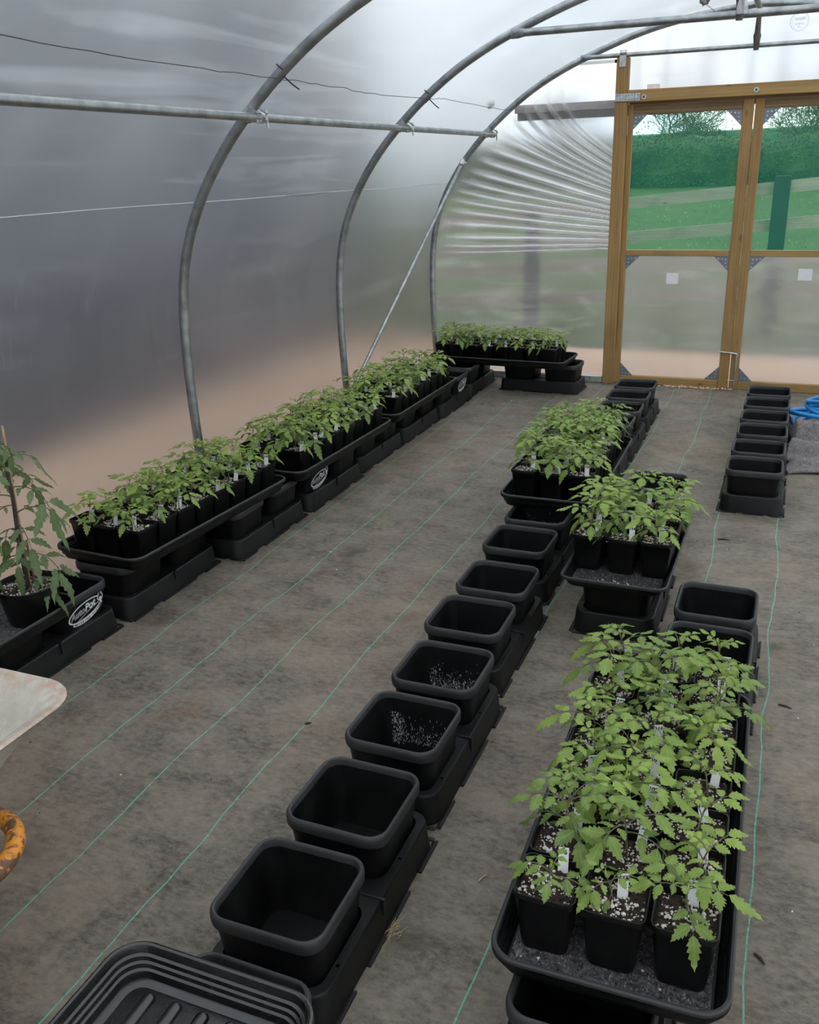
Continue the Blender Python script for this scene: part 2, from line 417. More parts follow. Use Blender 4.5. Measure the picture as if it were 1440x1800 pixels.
tag(mb.build('grass_field', GRASS), kind='structure')
# green strip of field to the left, past the end of the dark building
rg = random.Random(5)
mb = MB()
for i in range(5000):
    y = 9.3+(rg.random()**1.7)*14; x = -1.45-(y-6)*.18+rg.uniform(-2.2, 4.4)*(y/10); h = rg.uniform(.02, .06)*(1+.4*noise.noise(Vector((x, y, 0))))
    a = rg.uniform(0, PI); w = .006+.0006*y; dx, dy = math.cos(a)*w, math.sin(a)*w; z = gz(x, y)-.01
    lx, ly = rg.uniform(-.03, .03), rg.uniform(-.03, .03)
    mb.add([(x-dx, y-dy, z), (x+dx, y+dy, z), (x+lx, y+ly, z+h)], [(0, 1, 2)])
tag(mb.build('meadow_grass', BLADE, smooth=False), 'tufty green field grass beyond the rail fence', 'grass', kind='stuff')
mb = MB()
for i in range(7):
    x, y = rg.uniform(-1.6, .3), rg.uniform(10, 13); z = gz(x, y)+.1
    if i == 0: x, y, z = -1.17, 10.6, gz(0, 10.6)+.09
    for q in range(8):
        a = q*PI/4; mb.add([(x, y, z+.004), (x+.028*math.cos(a-.3), y+.028*math.sin(a-.3), z), (x+.028*math.cos(a+.3), y+.028*math.sin(a+.3), z)], [(0, 1, 2)])
    mb.tube([(x, y, z-.1), (x, y, z)], .004, 4)
tag(mb.build('dandelion_flowers', FLOWER, smooth=False), 'small yellow dandelion flowers dotted in the field grass', 'flowers', kind='stuff')

# ------------------------------------------------------------------ setting: film tunnel
prof = [(-2.60, 0), (-2.625, .35), (-2.64, .7), (-2.63, 1.0), (-2.605, 1.15), (-2.545, 1.33), (-2.45, 1.50), (-2.335, 1.655),
        (-2.19, 1.803), (-2.02, 1.95), (-1.84, 2.08), (-1.67, 2.165), (-1.50, 2.235), (-1.34, 2.295), (-1.19, 2.35), (-1.05, 2.39), (-.92, 2.42), (-.7, 2.455), (-.5, 2.475), (HX, 2.48)]
def catmull(P, n=4):
    out = []
    for i in range(len(P)-1):
        p0 = P[max(0, i-1)]; p1 = P[i]; p2 = P[i+1]; p3 = P[min(len(P)-1, i+2)]
        for k in range(n):
            t = k/n
            out.append(tuple(.5*((2*p1[c])+(-p0[c]+p2[c])*t+(2*p0[c]-5*p1[c]+4*p2[c]-p3[c])*t*t+(-p0[c]+3*p1[c]-3*p2[c]+p3[c])*t**3) for c in range(len(p1))))
    out.append(tuple(P[-1])); return out
# smooth the measured half profile lightly, then mirror it
for _ in range(2):
    prof = [prof[0]]+[((prof[i-1][0]+2*prof[i][0]+prof[i+1][0])/4, (prof[i-1][1]+2*prof[i][1]+prof[i+1][1])/4) for i in range(1, len(prof)-1)]+[prof[-1]]
half = catmull(prof, 3)
full = half+[(2*HX-x, z) for x, z in reversed(half[:-1])]
def offs(P, d):
    out = []
    for i, (x, z) in enumerate(P):
        a = P[max(0, i-1)]; b = P[min(len(P)-1, i+1)]; tx, tz = b[0]-a[0], b[1]-a[1]; l = math.hypot(tx, tz)
        out.append((x-tz/l*d, z+tx/l*d))
    return out
def slab(mb, grid, nrm, th=.003):
    """two-sided thin sheet from a grid of points (rows x cols); nrm(i,j) gives outward direction"""
    R, Cn = len(grid), len(grid[0]); b = len(mb.v)
    for r in range(R):
        for c in range(Cn): mb.v.append(tuple(grid[r][c]))
    for r in range(R):
        for c in range(Cn): mb.v.append(tuple(Vector(grid[r][c])+nrm(r, c)*th))
    n = R*Cn
    I = lambda r, c: b+r*Cn+c
    # orientation test
    p = Vector(grid[0][0]); q = Vector(grid[0][1]); s_ = Vector(grid[1][0]); fl = (q-p).cross(s_-p).dot(nrm(0, 0)) > 0
    for r in range(R-1):
        for c in range(Cn-1):
            f = (I(r, c), I(r, c+1), I(r+1, c+1), I(r+1, c)); g = tuple(i+n for i in f)
            if fl: mb.f += [f[::-1], g]
            else: mb.f += [f, g[::-1]]
            mb.m += [0, 0]
YS = [-3.0+i*(YE+.02+3.0)/72 for i in range(73)]
HOOPS = [6.9, 5.25, 3.6, 1.95, .3, -1.35, -3.0]
def film_piece(name, i0, i1):
    P = offs(full, .026); mb = MB(); seg = P[i0:i1+1]; A = full[i0:i1+1]
    def nr(i):
        a = P[max(0, i0+i-1)]; c = P[min(len(P)-1, i0+i+1)]; tx, tz = c[0]-a[0], c[1]-a[1]; l = math.hypot(tx, tz); return Vector((-tz/l, 0, tx/l))
    grid = []
    for y in YS:
        row = []
        for i, (x, z) in enumerate(seg):
            dmin = min(abs(y-h) for h in HOOPS); sag = min(1, dmin/.5)
            w = .010*sag*noise.noise(Vector((x*1.2, y*2.0, z*1.2)))-.008*sag
            n = nr(i); row.append((x+n.x*w, y, z+n.z*w))
        grid.append(row)
    slab(mb, grid, lambda r, c: nr(c), .003)
    return tag(mb.build(name, FILM), kind='structure')
il = next(i for i, q in enumerate(full) if q[1] > 1.425); ir = len(full)-1-il
film_piece('wall_left', 0, il); film_piece('ceiling', il, ir); film_piece('wall_right', ir, len(full)-1)
# faint pleat line where the film creases along the side
P = offs(full, .022); px_, pz_ = P[il]
mb = MB(); mb.tube([(px_+.004, y, pz_+.01*noise.noise(Vector((y*.7, 3, 0)))) for y in YS], .0022, 5)
tag(mb.build('trim_1', plain('film_crease', (.6, .62, .62), .4)), kind='structure')

def xh(z):
    z = max(0, z)
    for i in range(len(half)-1):
        if half[i][1] <= z <= half[i+1][1]:
            t = (z-half[i][1])/max(1e-6, half[i+1][1]-half[i][1]); return half[i][0]+(half[i+1][0]-half[i][0])*t
    return half[-1][0]
def zh(x):
    if x > HX: x = 2*HX-x
    for i in range(6, len(half)-1):
        if half[i][0] <= x <= half[i+1][0]:
            t = (x-half[i][0])/max(1e-6, half[i+1][0]-half[i][0]); return half[i][1]+(half[i+1][1]-half[i][1])*t
    return half[-1][1] if x > -1 else half[6][1]
YW = YE+.03
ft = Vector((0, 1, 0))
def foldfun(t, z):
    """ripple height and ridge factor for the gathered film; t = 0 at hoop .. 1 at post"""
    a = .93+(0.975-.93)*t; b = 2.35+(1.62-2.35)*t
    k = (z-a)/(b-a)
    if k < -.02 or k > 1.05: return 0, 0
    env = min(1, max(0, (k+.02)/.04))*min(1, max(0, (1.05-k)/.25))
    nn = 17*max(0, k)**.9+.5*noise.noise(Vector((k*6, t*1.2, 3)))+.2*math.sin(k*17)
    ph = nn-math.floor(nn)
    start = .05+.3*max(0, k-.6)+.1*noise.noise(Vector((math.floor(nn)*1.7, 5, 0)))
    tt = max(0, min(1, (t-start)/.2))
    rid = math.exp(-((ph-.5)/(.2-.06*t))**2)
    rid2 = .55*math.exp(-((ph-.08)/.07)**2)*max(0, t-.4)*1.6
    amp = env*tt
    return amp*(rid*.022+rid2*.01), amp*min(1, rid*(.45+.55*t)+rid2)
def end_piece(name, mirror, m):
    mb = MB(); grid = []; fold = []
    nz_, nt = 430, 150; X1 = -1.215
    for j in range(nz_+1):
        z = .0+2.22*j/nz_; xa = xh(z)-.024; row = []
        for i in range(nt+1):
            t = i/nt; x = xa+(X1-xa)*t; d, f = foldfun(t, z) if not mirror else foldfun(t, z+.0)
            x2 = 2*HX-x if mirror else x
            row.append((x2, YW-d, z)); fold.append(f)
        grid.append(row)
    slab(mb, grid, lambda r, c: ft, .003)
    me = mb.mesh(name, m)
    a = me.attributes.new('fold', 'FLOAT', 'POINT'); a.data.foreach_set('value', fold+fold)
    o = bpy.data.objects.new(name, me); COL.objects.link(o); return tag(o, kind='structure')
end_piece('wall_back', False, FILMEND); end_piece('wall_back_right', True, FILMEND)
mb = MB(); grid = []; fold = []
xs = [-1.52+i*.02 for i in range(16)]+[-1.2149]+[-1.2+i*.03 for i in range(57)]; xs = [x for x in xs if x <= HX]; xs = xs+[2*HX-x for x in reversed(xs) if x < HX-.001]
for j in range(31):
    row = []
    for x in xs:
        lo = 2.2 if (x < -1.2151 or x > 2*HX+1.2151) else 1.99; hi = zh(x)+.02
        z = lo+(hi-lo)*j/30
        g = .5+.5*math.sin(x*26+4*noise.noise(Vector((x*3, 1, 0))))
        s_ = max(0, 1-(z-1.99)/.5)*g**4
        row.append((x, YW-.012*s_, z)); fold.append(.35*s_)
    grid.append(row)
slab(mb, grid, lambda r, c: ft, .003)
me = mb.mesh('wall_back_top', FILMTOP); a = me.attributes.new('fold', 'FLOAT', 'POINT'); a.data.foreach_set('value', fold+fold)
o = bpy.data.objects.new('wall_back_top', me); COL.objects.link(o); tag(o, kind='structure')
# rear end wall behind the camera
mb = MB(); grid = []
for j in range(13):
    z = 2.4*j/12; xa = xh(z)-.02; grid.append([(xa+(2*HX-xa-xa)*i/12, -3.03, z) for i in range(13)])
slab(mb, grid, lambda r, c: Vector((0, -1, 0)), .003)
tag(mb.build('wall_front', FILM), kind='structure')

# ------------------------------------------------------------------ hoops, purlin, tie bars
hl = {6.9: 'galvanised steel end hoop beside the timber door frame', 5.25: 'galvanised steel hoop, second in from the end wall',
      3.6: 'large galvanised steel hoop arching up nearest the camera on the left'}
for y in HOOPS:
    mb = MB(); mb.tube([(x, y, z) for x, z in full], .0225, 14, up=Vector((0, 1, 0)))
    o = mb.build('tunnel_hoop', GALV)
    tag(o, hl.get(y, 'galvanised steel hoop nearer than the large left one, '+str(['nearest', 'second', 'third', 'last'][[1.95, .3, -1.35, -3.0].index(y)] if y < 3 else '')+' of those out of view'), 'hoop', 'steel hoops of the tunnel')
PX, PZ = -2.15, 1.79
px, pz = -2.173+.022, 1.799-.018
t = empty('crop_bar', (px, -3, pz), 0, 'long horizontal galvanised crop bar clamped along the left hoops', 'bar')
mb = MB(); mb.tube([(0, 0, 0), (0, 3, 0), (0, 6, 0), (0, 9.93, 0)], .0175, 12); mb.build('tube', GALV, t)
mb = MB(); mb.tube([(0, 9.9, 0), (0, 9.95, 0)], .020, 12); mb.build('end_cap', ZINC, t)
for y in HOOPS[:5]:
    mb = MB(); yy = y+3
    tt = Vector((.78, 0, .62)).normalized()  # hoop direction here
    c = Vector((-.022, yy, .018))
    mb.tube([c-tt*.03, c+tt*.03], .0285, 14)
    mb.tube([(0, yy+.028, 0), (0, yy+.062, 0)], .0225, 12)
    mb.box(-.012, yy-.01, -.02, .014, yy+.05, .012)
    cl = mb.build('clamp', ZINC, t)
    mb = MB(); mb.tube([(.012, yy+.02, .035), (.045, yy+.03, .012)], .005, 6); mb.tube([(.03, yy+.045, .03), (.03, yy+.05, -.04)], .005, 6)
    mb.tube([(.028, yy+.045, -.012), (.034, yy+.047, -.012)], .011, 6); mb.build('wing_bolt', ZINC, cl)
def tiebar(name, y, z, x0, x1, r, label):
    t = empty(name, (HX, y, z), 0, label, 'bar', 'tie bars across the hoops')
    mb = MB(); mb.tube([(x0-HX+.07, 0, 0), (0, 0, 0), (x1-HX-.07, 0, 0)], r, 12); mb.build('tube', GALV, t)
    for s, x in ((1, x0-HX), (-1, x1-HX)):
        mb = MB(); mb.loft([[(x+s*.075, r*math.cos(a), r*math.sin(a)) for a in [2*PI*q/12 for q in range(12)]],
                            [(x+s*.04, .45*r*math.cos(a), 1.35*r*math.sin(a)) for a in [2*PI*q/12 for q in range(12)]],
                            [(x-s*.0, .35*r*math.cos(a), 1.35*r*math.sin(a)) for a in [2*PI*q/12 for q in range(12)]]], True, True)
        mb.tube([(x+s*.012, -.02, 0), (x+s*.012, .045, 0)], .007, 8)
        mb.build('flattened_end', GALV, t)
    return t
TB1 = tiebar('tie_bar', 5.21, 2.215, -1.515, 2*HX+1.515, .019, 'thick galvanised tie bar across the second hoop, high in view')
TB2 = tiebar('tie_bar', 6.86, 2.237, -1.50, 2*HX+1.50, .014, 'thin galvanised tie bar above the door frame on the end hoop')
# ridge bar and the short strut braces
t = empty('ridge_bar', (HX, -3, 2.445), 0, 'galvanised ridge bar running along the crown of the hoops', 'bar')
mb = MB(); mb.tube([(0, 0, 0), (0, 5, 0), (0, 9.88, 0)], .0175, 12); mb.build('tube', GALV, t)
for y, zl, lab in ((6.86, 2.237, 'dark flattened steel strut above the door down to the thin tie bar'), (5.21, 2.215, 'dark steel strut from the ridge down to the thick tie bar')):
    o = MB(); rg2 = [(2.43, .008, .013), (2.39, .013, .015), (2.31, .016, .018), (2.29, .010, .024), (2.262, .009, .02), (zl-.03, .009, .016)]
    o.loft([[(HX+a*math.cos(q), y-.032+b*math.sin(q)*.6, z) for q in [2*PI*i/10 for i in range(10)]] for z, b, a in rg2], True, True)
    tag(o.build('ridge_strut', DARKST), lab, 'strut')
# diagonal brace in the left corner
t = empty('diagonal_brace', (-2.57, 5.33, .28), 0, 'thin diagonal galvanised brace in the left corner from end hoop to ground', 'brace')
mb = MB(); d = Vector((-2.365+2.57, 6.86-5.33, 1.585-.28))
mb.tube([(-d*.2)[:] , (0, 0, 0), tuple(d*.5), tuple(d)], .0125, 10); mb.build('tube', GALV, t)
mb = MB(); mb.tube([tuple(d*.995), tuple(d*1.02)], .02, 8); mb.tube([tuple(d+Vector((0, -.03, 0))), tuple(d+Vector((.03, .02, .01)))], .006, 6); mb.build('bolt', ZINC, t)
# wire and ties
pts = []
rw = random.Random(3)
ctrl = [(-2.03, -1.35, 1.93), (-2.03, .3, 1.94), (-2.025, 1.95, 1.945), (-2.03, 2.8, 1.935), (-2.03, 3.6, 1.942), (-2.02, 4.1, 1.94), (-2.02, 4.55, 1.935), (-2.01, 5.25, 1.953), (-2.03, 5.5, 1.965), (-2.03, 6.6, 1.958), (-2.02, 6.9, 1.966)]
cp = catmull(ctrl, 8)
mb = MB(); mb.tube([(x+.033+.004*rw.uniform(-1, 1), y, z-.026+.003*rw.uniform(-1, 1)) for x, y, z in cp], .0016, 5)
tag(mb.build('sagging_wire', plain('dark_wire', (.08, .075, .07), .5, .5)), 'thin dark wire strung along the hoops above the crop bar', 'wire')
for y, lab in ((3.6, 'black cable tie holding the wire to the nearest left hoop'), (5.25, 'black cable tie holding the wire to the second hoop')):
    mb = MB(); c = Vector((-2.02, y, 1.95)); tn = Vector((.76, 0, .65)); nn = Vector((.65, 0, -.76))
    ring = [c+(nn*math.cos(a)+Vector((0, 1, 0))*math.sin(a))*.0265+tn*.004*a for a in [2*PI*i/16 for i in range(17)]]
    mb.tube(ring, .003, 5); mb.tube([c+nn*.028, c+nn*.05+Vector((.01, .03, -.015)), c+nn*.065+Vector((.015, .055, -.02))], .003, 5)
    mb.tube([c+nn*.03-tn*.03, c+nn*.032+tn*.01], .0035, 5)
    tag(mb.build('cable_tie', BLACKTIE), lab, 'cable tie')
def crumple(c, r, name, m, lab, cat, seed=1, n=10):
    mb = MB(); rings = []
    for i in range(n+1):
        th = PI*i/n; ring = []
        for j in range(14):
            ph = 2*PI*j/14; dv = Vector((math.sin(th)*math.cos(ph), math.sin(th)*math.sin(ph), math.cos(th)))
            k = r*(1+.45*noise.noise(dv*3+Vector((seed, 0, 0)))) ; ring.append(Vector(c)+dv*k)
        rings.append(ring)
    mb.loft(rings, True, True); return tag(mb.build(name, m, smooth=False), lab, cat)
crumple((-2.05, 6.56, 1.965), .027, 'crumpled_tape_patch', CRUMPLE, 'small white crumpled tape wad on the wire by the end hoop', 'tape')
crumple((-.62, 6.0, 2.405), .03, 'fluffy_tuft', plain('grey_fluff', (.25, .23, .22), .9, var=.5), 'grey tuft caught on a hooked wire at the roof', 'tuft', 7)
mb = MB(); mb.tube([(-.62, 6.0, 2.385), (-.585, 6.2, 2.37), (-.56, 6.5, 2.375), (-.55, 6.85, 2.425)], .0022, 5)
tag(mb.build('hooked_wire', GALV), 'short hooked wire hanging from the end hoop near the roof', 'wire')
mb = MB(); cx, cy, cz = -.36, 5.18, 2.215
mb.loft([rrect(a, b, .004, z, 3, cx, cy) for z, a, b in ((cz-.005, .055, .05), (cz+.03, .05, .048), (cz+.07, .03, .03), (cz+.13, .022, .02), (cz+.2, .02, .018))], True, True)
tag(mb.build('plastic_hook', CLEARP), 'clear plastic hook hung over the thick tie bar', 'hook')
# faint round print on the film above the door
mb = MB(); cx, cz = -.13, 2.362; yb = YW-.02
for r_a, r_b in ((.052, .056), (.043, .045)):
    ring = []
    for rad in (r_a, r_b): ring.append([(cx+rad*math.cos(a), yb, cz+rad*math.sin(a)) for a in [2*PI*i/40 for i in range(40)]])
    mb.loft(ring)
rq = random.Random(31)
for dz, half, hh in ((.014, .028, .011), (-.014, .024, .006), (-.031, .007, .006)):   # print too faint to read: short strokes
    x = -half
    while x < half:
        w_ = rq.uniform(.0015, .003); mb.box(cx+x, yb-.0004, cz+dz-hh*rq.uniform(.6, 1), cx+x+w_, yb, cz+dz+hh*rq.uniform(.6, 1)); x += w_*2.2
tag(mb.build('film_stamp', STAMPM, smooth=False), 'faint grey round print on the clear film above the doors', 'print')
mb = MB()
for q in range(12):
    a = 2*PI*q/12; k = .5+.5*rg.random()
ring1 = [(-2.475+.004, 4.543+.014*math.cos(a)*(1+.3*math.sin(3*a)), 1.62+.024*math.sin(a)) for a in [2*PI*i/14 for i in range(14)]]
ring2 = [(-2.475+.004, 4.543+.008*math.cos(a), 1.62+.013*math.sin(a)) for a in [2*PI*i/14 for i in range(14)]]
mb.loft([ring1, ring2]); tag(mb.build('bird_dropping', CRUMPLE, smooth=False), 'small white ring-shaped splash on the left film wall', 'mark')

# ------------------------------------------------------------------ door frame
def wood(name, x0, z0, x1, z1, y0, y1, m, parent=None, b=.003):
    mb = MB(); mb.bevbox(x0, y0, z0, x1, y1, z1, b); return mb.build(name, m, parent, smooth=False)
XL, XR = -1.252, 2*HX+1.252
t = empty('door_frame', (0, 0, 0), 0, kind='structure')
for x0, x1 in ((XL, XL+.082), (XR-.082, XR)): wood('jamb_post', x0, 0, x1, 2.225, YE-.05, YE+.02, WOODV, t)
wood('header', XL+.083, 1.945, XR-.083, 2.02, YE-.055, YE+.01, WOODH, t)
wood('track_batten', XL+.083, 1.90, XR-.083, 1.985, YE+.052, YE+.075, WOODD, t)
def gusset(x, z, sx, sz, y, parent, s=.1):
    mb = MB()
    vs = [(x, y, z), (x+sx*s, y, z), (x, y, z+sz*s)]
    mb.add(vs+[(a, y+.002, c) for a, _, c in vs], [(0, 1, 2), (5, 4, 3), (0, 3, 4, 1), (1, 4, 5, 2), (2, 5, 3, 0)])
    o = mb.build('corner_plate', GUSS, parent, smooth=False)
    mb = MB()
    for a, b in ((.22, .2), (.45, .18), (.2, .45), (.7, .15), (.15, .7)):
        cx, cz = x+sx*s*a, z+sz*s*b
        mb.tube([(cx, y-.0025, cz), (cx, y+.0, cz)], .0055, 8)
    mb.build('screw_heads', ZINC, o)
GUSS = plain('grey_corner_plate', (.2, .22, .25), .45, .5)
def door(name, x0, x1, sides, label_holes):
    t = empty(name, (0, 0, 0), 0, kind='structure'); y0, y1 = YE+.005, YE+.05
    xa, xb = (x0+.034, x1-.07) if sides == 'L' else (x0+.06, x1-.034)
    wood('stile', x0, .0, xa, 1.93, y0, y1, WOODV, t); wood('stile', xb, .0, x1, 1.93, y0, y1, WOODV, t)
    wood('top_rail', xa, 1.868, xb, 1.93, y0+.004, y1, WOODD, t)
    wood('middle_rail', xa, .93, xb, .972, y0+.002, y1, WOODH, t)
    wood('bottom_rail', xa, .0, xb, .058, y0+.002, y1, WOODH, t)
    mb = MB(); mb.add([(xa, YE+.03, .97), (xb, YE+.03, .97), (xb, YE+.03, 1.87), (xa, YE+.03, 1.87)], [(0, 1, 2, 3)])
    mb.build('netting_panel', NET, t, smooth=False)
    mb = MB(); grid = [[(xa+(xb-xa)*i/24, YE+.04-.004*noise.noise(Vector((i*.2, j*.4, 1))), .055+.88*j/24) for i in range(25)] for j in range(25)]
    slab(mb, grid, lambda r, c: ft, .003)
    mb.build('film_panel', FILMDOOR, t)
    for x, sx in ((xa, 1), (xb, -1)):
        gusset(x, .93, sx, -1, y0+.004, t); gusset(x, .058, sx, 1, y0+.004, t); gusset(x, 1.868, sx, -1, y0+.004, t)
    return t
door('door_1', -1.168, -.352, 'L', 0); door('door_2', -.346, XR-.084, 'R', 0)
def paper(x0, z0, x1, z1, lab):
    mb = MB(); mb.box(x0, YE+.026, z0, x1, YE+.0275, z1); tag(mb.build('paper_square', PAPER, smooth=False), lab, 'paper')
paper(-.838, .735, -.756, .812, 'blank white paper square on the left door lower panel')
paper(.036, .773, .124, .85, 'blank white paper square on the right door lower panel')
# bolted joint plate
t = empty('nail_plate', (XL+.09, YE-.056, 1.975), 0, 'perforated zinc joint plate screwed across the left post and header', 'plate')
mb = MB(); mb.bevbox(-.088, -.003, -.024, .077, 0, .024, .001); mb.build('plate', ZINC, t, smooth=False)
for i in range(8):
    for s in (-1, 1):
        mb = MB(); x = -.075+i*.02; mb.tube([(x, -.0065, s*.012), (x, -.003, s*.012)], .0078, 10); mb.tube([(x, -.0068, s*.012), (x, -.0064, s*.012)], .003, 6, 1)
        mb.build('screw', [ZINC, INK], t)
for x, z, lab, nm in ((XL+.195, 1.973, 'round washer bolt at the left end of the header', 'washer_bolt'), (-.345, 1.978, 'round washer bolt at the middle of the header', 'washer_bolt')):
    mb = MB(); mb.tube([(x, YE-.06, z), (x, YE-.055, z)], .016, 14); mb.tube([(x, YE-.066, z), (x, YE-.06, z)], .007, 6, 1); tag(mb.build(nm, [ZINC, INK]), lab, 'bolt')
mb = MB(); mb.box(XL+.02, YE-.056, 2.165, XL+.062, YE-.0505, 2.262); mb.tube([(XL+.041, YE-.06, 2.195), (XL+.041, YE-.056, 2.195)], .013, 12)
mb.tube([(XL+.02, YE-.045, 2.25), (XL+.062, YE-.045, 2.25)], .019, 10)
tag(mb.build('tie_bar_bracket', ZINC), 'zinc strap bolting the left door post to the thin tie bar', 'bracket')
# drop bolt
t = empty('drop_bolt', (-.335, YE-.02, 0), 0, 'grey steel drop bolt on the meeting stiles of the doors', 'bolt')
mb = MB(); mb.tube([(.025, 0, .262), (.025, 0, .005)], .0075, 8); mb.build('rod', GALV, t)
mb = MB(); mb.tube([(-.085, -.002, .272), (.028, -.002, .262)], .0065, 8); mb.tube([(-.085, -.002, .272), (-.1, .02, .272)], .005, 6); mb.build('handle', ZINC, t)
mb = MB(); mb.tube([(-.02, 0, .07), (.03, -.006, .066)], .003, 6); mb.tube([(.025, 0, .262), (.025, 0, .25)], .014, 8); mb.build('keeper', ZINC, t)
mb = MB(); mb.bevbox(-1.045, YE-.02, 2.021, -.965, YE+.02, 2.052, .002); tag(mb.build('batten_offcut', PINKB, smooth=False), 'small pale wood offcut on top of the header by the left post', 'offcut')
# outside sliding track
t = empty('sliding_door_track', (-1.97, 6.975, 1.87), 0, 'long pink board and grey track outside the end wall left of door', 'track')
mb = MB(); mb.bevbox(-.02, -.02, .045, 1.3, .03, .10, .003); mb.build('board', PINKB, t, smooth=False)
mb = MB(); mb.bevbox(0, -.015, -.005, 1.3, .015, .044, .003); mb.build('rail', GREYB, t, smooth=False)
# base rail and loose flap of film
mb = MB(); mb.bevbox(-2.6, YE-.03, .0, XL-.003, YE-.005, .05, .004)
tag(mb.build('base_rail', plain('silver_base_rail', (.5, .52, .52), .35, .6, var=.2), smooth=False), 'silver base rail along the foot of the end wall', 'rail')
mb = MB(); rp = random.Random(9)
for i in range(90):
    x = rp.gauss(-.62, .16); y = YE-.03-abs(rp.gauss(0, .018)); s = rp.uniform(.004, .011)
    rings = []
    for q in range(4):
        th = PI*q/3; rings.append([(x+s*math.sin(th)*math.cos(a)*rp.uniform(.7, 1.2), y+s*math.sin(th)*math.sin(a), s*.8+s*.8*math.cos(th)) for a in (0, 1.26, 2.5, 3.77, 5.03)])
    mb.loft(rings, True, True)
tag(mb.build('loose_gravel', GRAVEL, smooth=False), 'scatter of small pinkish stones under the left door', 'gravel', kind='stuff')

# ------------------------------------------------------------------ outside world
t = empty('neighbour_building', (-4.15, 2, 0), 0, 'long dark slate blue building seen through the left film', 'building')
mb = MB(); mb.box(-3, -11, -.03, 0, 6.9, 4.3); mb.build('wall', CLAD, t, smooth=False)
def gp(y0, y1):
    return [(.15, y0, 4.25), (.15, y1, 4.25), (-1.6, y1, 5.1), (-1.6, y0, 5.1), (.15, y0, 4.33), (.15, y1, 4.33), (-1.6, y1, 5.18), (-1.6, y0, 5.18), (-3.2, y1, 4.25), (-3.2, y0, 4.25), (-3.2, y1, 4.33), (-3.2, y0, 4.33)]
mb = MB(); mb.add(gp(-11.2, 7.05), [(0, 1, 2, 3), (4, 7, 6, 5), (0, 4, 5, 1), (1, 5, 6, 2), (3, 2, 8, 9), (7, 11, 10, 6), (2, 6, 10, 8), (0, 3, 7, 4), (3, 9, 11, 7), (9, 8, 10, 11)])
mb.build('roof', plain('grey_sheet_roof', (.2, .21, .24), .6, .2), t, smooth=False)
mb = MB(); mb.add([(0, 6.9, 4.3), (-1.6, 6.9, 5.09), (-3, 6.9, 4.3)], [(0, 2, 1)]); mb.build('gable', CLAD, t, smooth=False)
# rail fence
t = empty('rail_fence', (0, 9.62, 0), 0, 'grey weathered post and rail fence beyond the doors', 'fence')
for (z0, z1) in ((1.10, 1.335), (.78, 1.0), (.55, .68), (.23, .36)):
    mb = MB(); L = (-2.53, z0); R_ = (.14, z1)
    def zz(x): return z0+(z1-z0)*(x+2.53)/2.67
    xa, xb = -8.5, 5.0
    mb.add([(xa, .0, zz(xa)-.055), (xb, .0, zz(xb)-.055), (xb, .035, zz(xb)-.055), (xa, .035, zz(xa)-.055), (xa, .0, zz(xa)+.055), (xb, .0, zz(xb)+.055), (xb, .035, zz(xb)+.055), (xa, .035, zz(xa)+.055)],
        [(3, 2, 1, 0), (4, 5, 6, 7), (0, 1, 5, 4), (1, 2, 6, 5), (2, 3, 7, 6), (3, 0, 4, 7)])
    mb.build('rail', BOARDG, t, smooth=False)
for x, zt in ((-7.2, 1.12), (-4.87, 1.12), (-2.53, 1.13), (-.175, 1.41), (2.2, 1.55)):
    mb = MB(); mb.bevbox(x-.072, -.1, -.1, x+.072, -.001, zt, .006); mb.build('post', POSTG, t, smooth=False)
# hedge: bumpy core plus leafy surface
rh = random.Random(11)
mb = MB(); rings = []
def htop(x): return 2.05+.15*noise.noise(Vector((x*.5, 0, 0)))+.22*noise.noise(Vector((x*1.7, 4, 0)))
for i in range(121):
    x = -16+28*i/120; ht = htop(x); b = .85
    ring = []
    for y, z in ((25.2, b), (25.0, b+.35*(ht-b)), (25.1, b+.8*(ht-b)), (25.6, ht), (26.4, ht), (26.8, b+.7*(ht-b)), (26.7, b)):
        q = .16*noise.noise(Vector((x*2, y*2, z*3))); ring.append((x+q, y+q, z+q*.7))
    rings.append(ring)
mb.loft(rings, True, True)
for i in range(26000):
    x = rh.uniform(-10, 6); ht = htop(x); z = rh.uniform(.9, ht+.12+(.35 if rh.random() < .12 else 0)); y = 25.0+.25*rh.random()-.1+max(0, (z-ht+.3))*.5
    s = rh.uniform(.018, .042); a = Vector((rh.gauss(0, 1), rh.gauss(0, 1), rh.gauss(0, 1))).normalized(); b = a.orthogonal().normalized()
    p = Vector((x, y, z)); mb.add([p-a*s, p+b*s*.5, p+a*s, p-b*s*.5], [(0, 1, 2, 3)])
tag(mb.build('field_hedge', HEDGE, smooth=False), 'thick green hedge across the far side of the field', 'hedge')
def tree(name, x, y, h, seed, label):
    r = random.Random(seed); mb = MB()
    def br(p, d, L, rad, dep):
        pts = [p]; q = p.copy(); dd = d.copy(); n = 4
        for i in range(n):
            dd = (dd+Vector((r.gauss(0, .2), r.gauss(0, .2), r.gauss(.03, .12)))).normalized(); q = q+dd*L/n; pts.append(q.copy())
        mb.tube(pts, [rad*(1-.35*i/n) for i in range(n+1)], 6 if dep < 2 else 3, caps=False)
        if dep >= 6: return
        for i in range((3, 4, 4, 3, 3, 3)[dep]):
            at = pts[-1] if i == 0 else pts[r.randint(1, n)]
            nd = (dd+Vector((r.gauss(0, .75), r.gauss(0, .75), r.gauss(.08, .4)))).normalized()
            br(at, nd, L*r.uniform(.6, .85), max(.008, rad*.56), dep+1)
    br(Vector((0, 0, 0)), Vector((0, 0, 1)), h*.3, h*.017, 0)
    o = mb.build(name, BARK, smooth=False, loc=(x, y, gz(x, y)-.1)); tag(o, label, 'tree', 'bare trees beyond the hedge')
